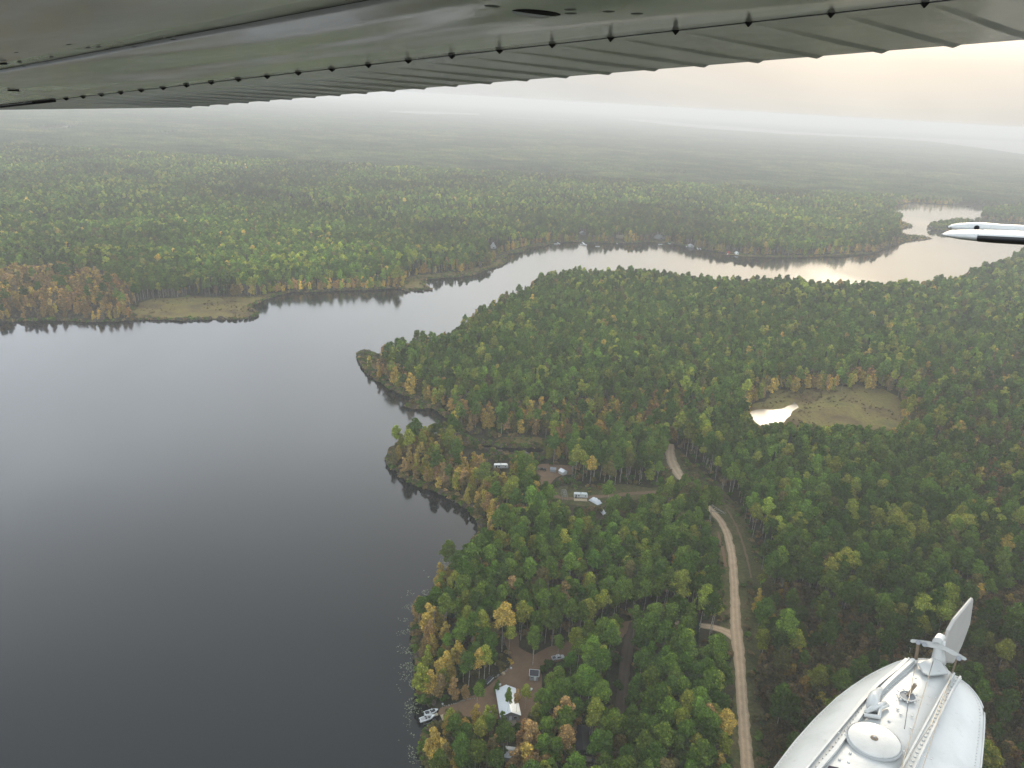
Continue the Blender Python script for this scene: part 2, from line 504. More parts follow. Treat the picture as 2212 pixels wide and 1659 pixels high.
verge_px = [(1597, 1900), (1585, 1659), (1578, 1540), (1570, 1440), (1553, 1350), (1545, 1270), (1552, 1190), (1535, 1125), (1500, 1090), (1462, 1064), (1440, 1035), (1432, 985), (1445, 962),
            (1475, 980), (1530, 1030), (1585, 1085), (1630, 1170), (1645, 1250), (1632, 1330), (1640, 1440), (1652, 1540), (1665, 1659), (1700, 1900)]
sheet('verge_ground', verge_px, M_verge, LZ + 0.01, 2)
tclear_px = [(1178, 1090), (1178, 1062), (1230, 1050), (1330, 1048), (1475, 1052), (1500, 1078), (1400, 1074), (1325, 1086), (1300, 1098), (1240, 1092)]
sheet('verge_ground', tclear_px, M_verge, LZ + 0.014, 2)
cclear_px = [(1152, 1006), (1232, 1006), (1234, 1026), (1200, 1034), (1190, 1062), (1176, 1060), (1170, 1030)]
sheet('dirt_ground', cclear_px, M_dirt, LZ + 0.018, 2)
yard_px = [R7(*p) for p in [(640, 1275), (800, 1210), (930, 1150), (1000, 1090), (1090, 1010), (1085, 930), (1060, 860), (1060, 760), (1130, 760), (1150, 880), (1250, 930), (1330, 885), (1450, 845), (1560, 820), (1820, 715), (1900, 700), (1910, 760), (1700, 860), (1500, 905), (1470, 960),
                                (1400, 975), (1290, 1010), (1300, 1120), (1260, 1300), (1260, 1420), (1150, 1400), (1000, 1345), (780, 1335), (650, 1335), (625, 1310)]]
sheet('dirt_ground', yard_px, M_dirt, LZ + 0.018, 4)

road = strip('gravel_road', [(1640, 2050, 4.7), (1613, 1659, 4.7), (1605, 1539, 4.6), (1598, 1439, 4.8), (1593, 1389, 5.6), (1588, 1339, 5.0), (1587, 1273, 4.2), (1580, 1189, 4.4), (1568, 1146, 4.6), (1550, 1116, 4.6),
                             (1525, 1094, 4.6), (1500, 1070, 5), (1476, 1040, 6.5), (1456, 1010, 7.5), (1447, 985, 7), (1450, 960, 4)], M_road, LZ + 0.030)
side = strip('gravel_road', [(1592, 1378, 9.0), (1580, 1368, 6.5), (1568, 1362, 4.6), (1540, 1355, 4.0), (1515, 1353, 3.8), (1480, 1348, 3.5), (1430, 1345, 3.2), (1370, 1349, 3.2)], M_road, LZ + 0.026)
two = strip('dirt_track', [(1371, 1348, 4), (1358, 1390, 4.5), (1348, 1450, 4.5), (1341, 1530, 4.5), (1338, 1580, 4)], M_track, LZ + 0.024)
tr2 = strip('gravel_road', [(1174, 1020, 3.5), (1180, 1045, 3), (1190, 1066, 3), (1205, 1080, 3), (1240, 1078, 3.2), (1300, 1073, 3.4), (1380, 1066, 3.4), (1440, 1063, 3.6), (1490, 1068, 4)], M_dirt, LZ + 0.022)
pth = strip('ditch_path', [(1622, 1250, 0.8), (1612, 1200, 1.0), (1600, 1160, 1.2), (1585, 1125, 1.2), (1568, 1100, 1.0)], M_dirt, LZ + 0.034)
pt2 = strip('ditch_path', [(1566, 1225, 1.5), (1560, 1180, 1.6), (1550, 1150, 1.2)], M_dirt, LZ + 0.034)


# ------------------------------------------------------------------ trees: prototypes
def cards(centers, normals, size, r, aspect=1.0):
    """leaf clusters as small quads facing 'normals'"""
    n = len(centers)
    nv = normals / np.linalg.norm(normals, axis=1, keepdims=True)
    a = np.cross(nv, r.normal(size=(n, 3)))
    a /= np.linalg.norm(a, axis=1, keepdims=True)
    b = np.cross(nv, a)
    s = size * r.uniform(0.6, 1.3, (n, 1))
    q = np.stack([centers - a * s - b * s * aspect * 0.7, centers + a * s * 0.8 - b * s * aspect, centers + a * s + b * s * aspect * 0.8, centers - a * s * 0.7 + b * s * aspect], 1)
    return q.reshape(-1, 3), [(4 * i, 4 * i + 1, 4 * i + 2, 4 * i + 3) for i in range(n)]


def clump_cloud(clumps, n, size, r, flat=0.75):
    vols = np.array([c[3] ** 2 for c in clumps])
    cnt = np.maximum(3, (n * vols / vols.sum()).astype(int))
    P, Q = [], []
    for (x, y, z, rad), k in zip(clumps, cnt):
        d = r.normal(size=(k, 3))
        d[:, 2] = np.abs(d[:, 2]) * 1.2 - 0.55 * r.uniform(0, 1, k)
        d /= np.linalg.norm(d, axis=1, keepdims=True)
        rr = rad * r.uniform(0.55, 1.08, (k, 1))
        P.append(np.array([x, y, z]) + d * rr * np.array([1, 1, flat]))
        Q.append(d + 0.55 * r.normal(size=(k, 3)))
    return cards(np.concatenate(P), np.concatenate(Q), size, r)


def tube(path, radii, sides=6):
    verts, faces = [], []
    path = [np.array(p, float) for p in path]
    for i, (p, rd) in enumerate(zip(path, radii)):
        d = path[min(i + 1, len(path) - 1)] - path[max(i - 1, 0)]
        d /= np.linalg.norm(d)
        u = np.cross(d, [0.3, 1, 0.1]); u /= np.linalg.norm(u)
        v = np.cross(d, u)
        for k in range(sides):
            a = 2 * math.pi * k / sides
            verts.append(p + rd * (math.cos(a) * u + math.sin(a) * v))
    for i in range(len(path) - 1):
        for k in range(sides):
            k2 = (k + 1) % sides
            faces.append((i * sides + k, i * sides + k2, (i + 1) * sides + k2, (i + 1) * sides + k))
    faces.append(tuple(range(sides - 1, -1, -1)))
    faces.append(tuple(range((len(path) - 1) * sides, len(path) * sides)))
    return verts, faces


def merge(*parts):
    V, Fc = [], []
    for v, f in parts:
        o = len(V)
        V += [tuple(p) for p in v]
        Fc += [tuple(i + o for i in q) for q in f]
    return V, Fc


def trunk(h, r0, r, limbs=5, lo=0.45, sides=6, spread=1.8, lean=0.25):
    a = r.uniform(0, 6.28)
    lx, ly = math.cos(a) * lean, math.sin(a) * lean
    path = [(lx * t * t * h * 0.12 + 0.10 * math.sin(3 * t + a), ly * t * t * h * 0.12, h * t) for t in (0, 0.25, 0.5, 0.75, 1.0)]
    parts = [tube(path, [r0 * (1 - 0.8 * t) for t in (0, 0.25, 0.5, 0.75, 1.0)], sides)]
    for i in range(limbs):
        z = h * r.uniform(lo, 0.85)
        b = r.uniform(0, 6.28)
        t = z / h
        base = np.array([lx * t * t * h * 0.12, ly * t * t * h * 0.12, z])
        tip = base + np.array([math.cos(b) * spread, math.sin(b) * spread, spread * 1.1]) * r.uniform(0.6, 1.0)
        parts.append(tube([base, tip], [r0 * 0.35, r0 * 0.1], 4))
    return merge(*parts)


def aspen_crown(r, n, size, h=19.0):
    cl = []
    for i in range(r.integers(9, 13)):
        t = r.uniform(0, 1)
        z = h * (0.56 + 0.38 * t)
        rad = 3.0 * math.sin(math.pi * (0.30 + 0.60 * t)) * math.sqrt(r.uniform(0.15, 1))
        a = r.uniform(0, 6.28)
        cl.append((rad * math.cos(a), rad * math.sin(a), z, r.uniform(1.15, 1.95)))
    cl.append((0, 0, h * 0.96, 1.5))
    cl.append((0.3, 0.2, h * 0.80, 2.3))
    cl.append((-0.3, 0.1, h * 0.66, 2.3))
    return clump_cloud(cl, n, size, r, 0.85)


def birch_crown(r, n, size, h=13.0):
    cl = []
    for i in range(17):
        t = (i + r.uniform(0, 1)) / 17
        z = h * (0.12 + 0.84 * t)
        rad = 1.95 * (math.sin(math.pi * min(1, 0.22 + 0.72 * t)) ** 0.8) * math.sqrt(r.uniform(0.05, 1))
        a = r.uniform(0, 6.28)
        cl.append((rad * math.cos(a), rad * math.sin(a), z, (1.6 - 0.8 * t) * r.uniform(0.8, 1.15)))
    return clump_cloud(cl, n, size, r, 1.15)


def spruce_crown(r, n, size, h=17.0):
    t = r.uniform(0, 1, n) ** 0.8
    z = h * (0.08 + 0.92 * t)
    tier = 0.75 + 0.25 * np.cos(t * 60)
    rad = 2.1 * (1 - t) ** 0.85 * tier * r.uniform(0.5, 1.05, n) + 0.08
    a = r.uniform(0, 6.28, n)
    P = np.stack([rad * np.cos(a), rad * np.sin(a), z], -1)
    Q = np.stack([np.cos(a), np.sin(a), np.full(n, 0.9)], -1) + 0.35 * r.normal(size=(n, 3))
    return cards(P, Q, size, r, 0.6)


def shrub_crown(r, n, size, h=3.0, w_=1.7):
    cl = [(r.uniform(-w_, w_) * 0.7, r.uniform(-w_, w_) * 0.7, h * r.uniform(0.3, 0.7), r.uniform(0.7, 1.1)) for _ in range(6)]
    return clump_cloud(cl, n, size, r, 0.8)


def bare_twigs(r, n, h=3.6, w_=1.6):
    parts = []
    for i in range(n):
        a = r.uniform(0, 6.28)
        d = w_ * r.uniform(0.2, 1)
        b = (math.cos(a) * 0.3, math.sin(a) * 0.3, 0)
        m = (math.cos(a) * d * 0.6, math.sin(a) * d * 0.6, h * r.uniform(0.4, 0.6))
        tp = (math.cos(a) * d, math.sin(a) * d, h * r.uniform(0.7, 1.1))
        parts.append(tube([b, m, tp], [0.05, 0.035, 0.012], 3))
    return merge(*parts)


PROTO = {}


def proto_mesh(name, crown, tr=None, bark=None):
    if tr is not None:
        V, Fc = merge(crown, tr)
    else:
        V, Fc = crown
    me = bpy.data.meshes.new(name)
    me.from_pydata([tuple(map(float, v)) for v in V], [], [tuple(int(i) for i in f) for f in Fc])
    me.materials.append(M_leaf)
    if tr is not None:
        me.materials.append(bark or M_bark)
        nf = len(crown[1])
        idx = np.zeros(len(Fc), np.int32)
        idx[nf:] = 1
        me.polygons.foreach_set('material_index', idx)
    me.update()
    return me


LODS = [(2600, 0.25), (800, 0.44), (230, 0.82)]
NV = {'aspen': 5, 'birch': 4, 'spruce': 2, 'shrub': 3, 'bare': 2}
SRC = {}          # (kind, variant) -> (crown mesh, trunk mesh) used by the single trees
proto_sets = {}
for kind, nv in NV.items():
    pc = bpy.data.collections.new(kind + '_forms')
    k = 0
    for lod, (n, s) in enumerate(LODS):
        for v in range(nv):
            r = np.random.default_rng(100 * v + {'aspen': 1, 'birch': 2, 'spruce': 3, 'shrub': 4, 'bare': 5}[kind])
            if kind == 'aspen':
                cr_, tk, bk = aspen_crown(r, n, s), trunk(17.5, 0.17, r, (5, 3, 0)[lod], 0.5, (7, 4, 3)[lod]), M_bark
            elif kind == 'birch':
                cr_, tk, bk = birch_crown(r, n, s * 0.92), trunk(11.5, 0.12, r, (3, 0, 0)[lod], 0.3, (6, 4, 3)[lod], 0.8), M_bark
            elif kind == 'spruce':
                cr_, tk, bk = spruce_crown(r, n, s * 1.15), trunk(16.5, 0.18, r, 0, 0.3, (6, 4, 3)[lod], 0.8, 0.02), M_darkbark
            elif kind == 'shrub':
                cr_, tk, bk = shrub_crown(r, n // 3, s * 0.85), trunk(1.8, 0.05, r, 2, 0.3, 3, 0.6), M_darkbark
            else:
                cr_, tk, bk = shrub_crown(r, n // 12, s * 0.5, 3.4), bare_twigs(r, (60, 30, 14)[lod]), M_darkbark
            me = proto_mesh('%s_form' % kind, cr_, tk, bk)
            ob = bpy.data.objects.new('%s_form_%s' % (kind, chr(97 + k)), me)
            pc.objects.link(ob)
            if lod == 0:
                cm = proto_mesh('crown', cr_)
                tm = bpy.data.meshes.new('trunk')
                tm.from_pydata([tuple(map(float, q)) for q in tk[0]], [], tk[1])
                tm.materials.append(bk)
                tm.update()
                SRC[(kind, v)] = (cm, tm)
            k += 1
    proto_sets[kind] = pc

# far woods: patches of many low crowns
pc = bpy.data.collections.new('wood_forms')
for v in range(4):
    r = np.random.default_rng(50 + v)
    V, Fc = [], []
    for i in range(170):
        a, d = r.uniform(0, 6.28), 46 * math.sqrt(r.uniform(0, 1))
        x, y = d * math.cos(a), d * math.sin(a)
        sp_ = r.uniform() < 0.22
        h = r.uniform(14, 19) if not sp_ else r.uniform(15, 21)
        w0 = r.uniform(2.6, 4.2) if not sp_ else 1.9
        o = len(V)
        k = 6
        rings = [(h * 0.35, w0 * 0.8), (h * 0.72, w0), (h * 0.93, w0 * 0.6)] if not sp_ else [(h * 0.1, w0), (h * 0.5, w0 * 0.55)]
        for (zz, rr) in rings:
            for j in range(k):
                b = 6.283 * j / k + zz
                q = rr * r.uniform(0.75, 1.2)
                V.append((x + q * math.cos(b), y + q * math.sin(b), zz + r.uniform(-0.6, 0.6)))
        V.append((x, y, h))
        for q in range(len(rings) - 1):
            for j in range(k):
                j2 = (j + 1) % k
                Fc.append((o + q * k + j, o + q * k + j2, o + (q + 1) * k + j2, o + (q + 1) * k + j))
        tq = o + (len(rings) - 1) * k
        for j in range(k):
            Fc.append((tq + j, tq + (j + 1) % k, o + len(rings) * k))
    me = bpy.data.meshes.new('wood_form')
    me.from_pydata(V, [], Fc)
    me.materials.append(M_far)
    me.update()
    pc.objects.link(bpy.data.objects.new('wood_form_' + chr(97 + v), me))
proto_sets['wood'] = pc


def scatter_tree():
    ng = bpy.data.node_groups.new('planting', 'GeometryNodeTree')
    ng.interface.new_socket('Geometry', in_out='INPUT', socket_type='NodeSocketGeometry')
    ng.interface.new_socket('Forms', in_out='INPUT', socket_type='NodeSocketCollection')
    ng.interface.new_socket('Geometry', in_out='OUTPUT', socket_type='NodeSocketGeometry')
    gi, go = ng.nodes.new('NodeGroupInput'), ng.nodes.new('NodeGroupOutput')
    ci = ng.nodes.new('GeometryNodeCollectionInfo')
    ci.inputs['Separate Children'].default_value = True
    ci.inputs['Reset Children'].default_value = True
    ip = ng.nodes.new('GeometryNodeInstanceOnPoints')

    def attr(name, typ):
        a = ng.nodes.new('GeometryNodeInputNamedAttribute')
        a.data_type = typ
        a.inputs[0].default_value = name
        return a.outputs[0]
    cx = ng.nodes.new('ShaderNodeCombineXYZ')
    L = ng.links.new
    L(gi.outputs[0], ip.inputs['Points'])
    L(gi.outputs[1], ci.inputs[0])
    L(ci.outputs[0], ip.inputs['Instance'])
    ip.inputs['Pick Instance'].default_value = True
    L(attr('form', 'INT'), ip.inputs['Instance Index'])
    L(attr('turn', 'FLOAT'), cx.inputs[2])
    e2r = ng.nodes.new('FunctionNodeEulerToRotation')
    L(cx.outputs[0], e2r.inputs[0])
    L(e2r.outputs[0], ip.inputs['Rotation'])
    L(attr('size', 'FLOAT_VECTOR'), ip.inputs['Scale'])
    L(ip.outputs[0], go.inputs[0])
    return ng


PLANT = scatter_tree()


def planting(name, kind, P, form, turn, size, tint, label=None):
    if len(P) == 0:
        return
    me = bpy.data.meshes.new(name)
    me.vertices.add(len(P))
    me.vertices.foreach_set('co', np.asarray(P, np.float32).ravel())
    a = me.attributes.new('form', 'INT', 'POINT'); a.data.foreach_set('value', np.asarray(form, np.int32))
    a = me.attributes.new('turn', 'FLOAT', 'POINT'); a.data.foreach_set('value', np.asarray(turn, np.float32))
    a = me.attributes.new('size', 'FLOAT_VECTOR', 'POINT'); a.data.foreach_set('vector', np.asarray(size, np.float32).ravel())
    a = me.attributes.new('tint', 'FLOAT_COLOR', 'POINT')
    a.data.foreach_set('color', np.c_[tint, np.ones(len(P))].astype(np.float32).ravel())
    me.update()
    o = bpy.data.objects.new(name, me)
    col.objects.link(o)
    md = o.modifiers.new('planting', 'NODES')
    md.node_group = PLANT
    ident = [i.identifier for i in PLANT.interface.items_tree if i.in_out == 'INPUT' and i.name == 'Forms'][0]
    md[ident] = proto_sets[kind]
    tag(o, kind='stuff')
    return o


# ------------------------------------------------------------------ trees: where they stand
def vnoise(x, y, s, seed=0):
    r = np.random.default_rng(seed)
    G = r.uniform(0, 1, (64, 64))
    u, v = x / s + 31.7, y / s + 17.3
    i, j = np.floor(u).astype(int), np.floor(v).astype(int)
    f, g = u - i, v - j
    f, g = f * f * (3 - 2 * f), g * g * (3 - 2 * g)
    A = lambda a, b: G[a % 64, b % 64]
    return (A(i, j) * (1 - f) + A(i + 1, j) * f) * (1 - g) + (A(i, j + 1) * (1 - f) + A(i + 1, j + 1) * f) * g


def jitter_grid(y0, y1, sp_):
    out = []
    y = y0
    k = 0
    while y < y1:
        xm = 0.80 * y + 60
        xs = np.arange(-xm * 0.95, xm * 1.05, sp_)
        out.append(np.stack([xs + (sp_ / 2 if k % 2 else 0), np.full(len(xs), y)], -1))
        y += sp_ * 0.88
        k += 1
    p = np.concatenate(out)
    return p + rng.uniform(-0.42, 0.42, p.shape) * sp_


ex = jitter_grid(90, 480, 4.6)
exq = proj(np.c_[ex, np.zeros(len(ex))])[:, :2]
ex = ex[inside(exq, [(1655, 1900), (1640, 1440), (1650, 1290), (1720, 1290), (1800, 1330), (1900, 1390), (2010, 1400), (2100, 1330), (2300, 1250), (2300, 1900)])]
cand = np.concatenate([jitter_grid(90, 1300, 5.3), jitter_grid(1300, 2300, 6.6), ex])
px3 = proj(np.c_[cand, np.full(len(cand), 8.0)])
vis = (px3[:, 0] > -60) & (px3[:, 0] < 2290) & (px3[:, 1] > 150) & (px3[:, 1] < 1860)
cand = cand[vis]
inN = inside(cand, near)
inF = inside(cand, far)
inI = inside(cand, isl1) | inside(cand, isl2)
keep = inN | inF | inI
cand, inN, inF, inI = cand[keep], inN[keep], inF[keep], inI[keep]
base_px = proj(np.c_[cand, np.full(len(cand), LZ)])
shore = np.where(inN, seg_dist(cand, near), 1e9)
shore = np.where(inF, seg_dist(cand, far), shore)
shore = np.where(inI, 15.0, shore)
pond_r = np.array([gp(*p)[:2] for p in pond_px])
mead_r = np.array([gp(*p)[:2] for p in meadow_px])
dm = np.minimum(seg_dist(cand, pond_r), seg_dist(cand, mead_r))
P2 = base_px[:, :2]
no = np.zeros(len(cand), bool)
for q in (meadow_px, pond_px, marshL_px, marshM_px, marshC_px, marshT_px, marshR_px, verge_px, tclear_px, cclear_px, yard_px):
    no |= inside(P2, q)
for st in (road, side, two, tr2):
    no |= seg_dist(cand, st[:, :2], False) < 3.6
no |= shore < 0.7
no &= ~(inside(P2, meadow_px) & (seg_dist(cand, mead_r) < 12) & (rng.uniform(0, 1, len(cand)) < 0.45) & (seg_dist(cand, pond_r) > 20) & ~inside(P2, pond_px))
no |= inside(P2, [(283, 704), (283, 662), (330, 648), (560, 640), (640, 626), (640, 636), (575, 655), (575, 704)]) | inside(P2, [(866, 634), (872, 606), (905, 596), (1000, 590), (1060, 576), (1080, 548), (1130, 534), (1150, 545), (1100, 566), (1050, 596), (940, 632)])
open_ground = no & (shore > 2.5) & ~inside(P2, pond_px)
for st in (road, side, two, tr2):
    open_ground &= seg_dist(cand, st[:, :2], False) > 4.5
og = cand[open_ground]
cand, P2, shore, dm, inN, inF, inI = [a[~no] for a in (cand, P2, shore, dm, inN, inF, inI)]
dist = np.hypot(cand[:, 0], cand[:, 1])
n = len(cand)

# colour and kind of every tree
G1 = np.array([0.060, 0.110, 0.019]); G2 = np.array([0.104, 0.166, 0.027]); YG = np.array([0.215, 0.245, 0.040]); YE = np.array([0.42, 0.31, 0.075])
OR = np.array([0.34, 0.225, 0.095]); BR = np.array([0.21, 0.155, 0.07]); OL = np.array([0.125, 0.115, 0.042]); SP = np.array([0.022, 0.038, 0.020]); GB = np.array([0.12, 0.10, 0.08])
PAL = [G1, G2, YG, YE, OR, BR, OL, SP, GB]
CN = ['dark green', 'green', 'yellow-green', 'golden yellow', 'orange', 'brown', 'olive brown', 'dark', 'grey-brown']
x, y = cand[:, 0], cand[:, 1]
nz1, nz2, nz3 = vnoise(x, y, 38, 1), vnoise(x, y, 14, 2), vnoise(x, y, 120, 3)
u = rng.uniform(0, 1, n)
autumn = np.full(n, 0.012) + 0.30 * (vnoise(x, y, 55, 41) > 0.80)          # share of birch in autumn colour
autumn = np.where(shore < 12, 0.82, autumn)
autumn = np.where((shore >= 12) & (shore < 26), 0.42, autumn)
autumn = np.where(dm < 16, 0.75, autumn)
X, Y = P2[:, 0], P2[:, 1]


def zone(px):
    return inside(P2, px)


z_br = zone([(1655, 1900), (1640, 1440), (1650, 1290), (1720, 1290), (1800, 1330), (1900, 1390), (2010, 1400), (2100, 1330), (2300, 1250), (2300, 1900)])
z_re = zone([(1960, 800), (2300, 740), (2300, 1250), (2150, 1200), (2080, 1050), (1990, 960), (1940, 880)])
z_bs = zone([(975, 955), (970, 890), (1100, 895), (1300, 880), (1500, 855), (1560, 870), (1480, 960), (1300, 962)])
z_ol = zone([(-60, 700), (-60, 600), (60, 590), (150, 590), (240, 610), (290, 640), (290, 700)])
z_ol2 = zone([(820, 625), (760, 610), (820, 590), (1000, 560), (1060, 550), (1060, 585), (900, 600)])
z_tip = zone([(835, 1060), (835, 950), (1000, 950), (1180, 990), (1150, 1040), (1060, 1140), (1000, 1120)])
z_lawn = zone([(890, 1350), (905, 1280), (960, 1300), (960, 1700), (900, 1700)])
z_sw = zone([(930, 1700), (950, 1560), (1300, 1560), (1300, 1700)])
autumn = np.where(z_br, 0.88, autumn)
autumn = np.where(z_re, 0.62, autumn)
autumn = np.where(z_bs, 0.78, autumn)
autumn = np.where(z_ol, 0.95, autumn)
autumn = np.where(z_ol2, 0.55, autumn)
autumn = np.where(z_tip, 0.78, autumn)
autumn = np.where(z_lawn, 0.7, autumn)
autumn = np.where(z_sw, 0.45, autumn)
is_b = u < autumn
z_dk = inside(P2, [(1380, 640), (1700, 600), (2260, 540), (2260, 830), (1900, 800), (1700, 700), (1500, 700)])
spruce_p = np.where(inF, 0.06 + 0.45 * (nz3 > 0.6), 0.045 + 0.24 * z_dk * (nz1 > 0.45))
is_s = (~is_b) & (rng.uniform(0, 1, n) < spruce_p) & (shore > 12)
kinds = np.where(is_b, 1, np.where(is_s, 2, 0))
kinds = np.where((shore < 4.5) & (rng.uniform(0, 1, n) < 0.5), 3, kinds)
bare_z = zone([(770, 760), (835, 760), (835, 830), (790, 810)]) | zone([(975, 960), (970, 930), (1100, 935), (1190, 940), (1190, 960), (1060, 965)]) | zone([(20, 697), (20, 670), (330, 650), (330, 697)]) | zone([(1070, 1010), (1070, 975), (1190, 970), (1190, 995)])
kinds = np.where(bare_z & (rng.uniform(0, 1, n) < 0.65), 4, kinds)
u2 = rng.uniform(0, 1, n)
cid = np.zeros(n, int)
cid = np.where(kinds == 0, np.select([u2 < 0.42 + 0.3 * (nz1 - 0.5), u2 < 0.86, u2 < 0.95, u2 < 0.975], [0, 1, 2, 3], 6), cid)
cid = np.where((kinds == 0) & (cid == 3) & (rng.uniform(0, 1, n) < 0.7), 2, cid)
cid = np.where((kinds == 0) & (nz1 > 0.78) & (u2 > 0.45), 2, cid)
cid = np.where(kinds == 1, np.select([u2 < 0.38, u2 < 0.54, u2 < 0.66, u2 < 0.74], [3, 4, 6, 5], 2), cid)
cid = np.where((kinds == 1) & (z_br | z_re), np.select([u2 < 0.04, u2 < 0.14, u2 < 0.62], [3, 4, 6], 5), cid)
cid = np.where((kinds == 1) & z_ol, np.select([u2 < 0.22, u2 < 0.66, u2 < 0.92], [3, 4, 5], 8), cid)
cid = np.where(kinds == 2, 7, cid)
cid = np.where(kinds == 3, np.select([u2 < 0.3, u2 < 0.6, u2 < 0.8], [5, 6, 8], 4), cid)
cid = np.where(kinds == 4, 8, cid)
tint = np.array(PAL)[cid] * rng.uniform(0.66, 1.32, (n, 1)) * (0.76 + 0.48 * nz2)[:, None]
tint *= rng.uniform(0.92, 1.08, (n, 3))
tint = np.where(z_br[:, None], tint * 0.52, tint)  # window vignette painted into the tree tint of the lower right wood
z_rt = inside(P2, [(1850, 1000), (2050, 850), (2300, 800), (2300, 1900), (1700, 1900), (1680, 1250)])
tint = np.where((z_rt & ~z_br)[:, None], tint * 0.8, tint)  # milder painted vignette: window-edge shade put into the right-hand tree tint
# stands: some blocks of the wood are darker, others paler or yellower
st1, st2 = vnoise(x, y, 210, 31), vnoise(x, y, 75, 32)
blk = 0.62 + 0.5 * np.clip((st1 - 0.25) / 0.5, 0, 1) + 0.35 * (st2 - 0.5)
tint = np.where(inF[:, None], tint * blk[:, None] * np.where(st2 > 0.6, 1.12, 1.0)[:, None] * np.array([1.06, 1.05, 0.9]), tint * (0.86 + 0.28 * st2)[:, None])
lowz = inside(P2, [(1940, 530), (1945, 478), (1990, 484), (2030, 510), (2030, 525)])
kinds = np.where(lowz, 3, kinds)
sc = rng.uniform(0.74, 1.2, n) * (0.84 + 0.32 * nz1)
sc = np.where(shore < 10, sc * 0.9, sc)
sc = np.where((kinds == 1) & z_br, sc * 0.85, sc)
wid = sc * rng.uniform(0.93, 1.17, n)
sc = np.where(inside(P2, [(1995, 505), (1995, 478), (2118, 474), (2118, 492), (2060, 506)]), sc * 0.55, sc)
wid = np.where((kinds == 1) & z_br, wid * 1.25, wid)
htz = sc * np.where(kinds == 3, 1.0, 1.0)

# things the trees must not hide: windows of the plan that stay open
WIN = [(1070, 1482, 1128, 1550), (1140, 1446, 1168, 1474), (1192, 1412, 1219, 1430), (906, 1530, 955, 1572), (1236, 1060, 1272, 1086), (1207, 1055, 1228, 1081), (1274, 1068, 1297, 1090), (1298, 1092, 1309, 1112),
       (1158, 1006, 1184, 1022), (1188, 1006, 1226, 1024), (1096, 1414, 1107, 1430), (1046, 1460, 1066, 1478), (1098, 1626, 1126, 1640), (1240, 1604, 1268, 1626), (1064, 1000, 1100, 1010), (1000, 1505, 1060, 1530),
       (1110, 1425, 1140, 1470), (1176, 1024, 1188, 1040), (1330, 1050, 1420, 1066), (1344, 1352, 1366, 1380), (1340, 1410, 1354, 1520), (1520, 1350, 1580, 1364), (1437, 985, 1470, 1030), (1150, 1400, 1190, 1425),
       (1628, 874, 1722, 912), (1745, 850, 1945, 916), (1056, 522, 1074, 540), (1004, 946, 1176, 974), (1252, 499, 1268, 510), (1408, 507, 1434, 520), (1328, 508, 1348, 518), (1484, 522, 1500, 538), (1586, 544, 1596, 554), (1568, 540, 1580, 552)]
for k in range(0, len(road), 3):
    q = proj(np.array([[road[k, 0], road[k, 1], LZ]]))[0]
    if q[1] > 1115:
        WIN.append((q[0] - 16, q[1] - 8, q[0] + 18, q[1] + 8))
hgt = np.array([19.0, 13.0, 17.0, 3.0, 3.8])[kinds] * sc
crb = np.array([0.55, 0.12, 0.1, 0.0, 0.0])[kinds] * hgt
top = proj(np.c_[cand, LZ + hgt])
cb = proj(np.c_[cand, LZ + crb])
rad_px = np.array([2.9, 2.2, 1.9, 1.6, 1.4])[kinds] * wid * F / top[:, 2]
hide = np.zeros(n, bool)
for (a, b, c, d) in WIN:
    hide |= (top[:, 0] + rad_px > a) & (top[:, 0] - rad_px < c) & (top[:, 1] < d) & (cb[:, 1] + rad_px > b)
hand = []       # trees picked out one by one in the photograph


def h7(xb, yb, yt, kind, c, w_=1.0):
    hand.append((R7(xb, yb), R7(xb, yt)[1], kind, c, w_))


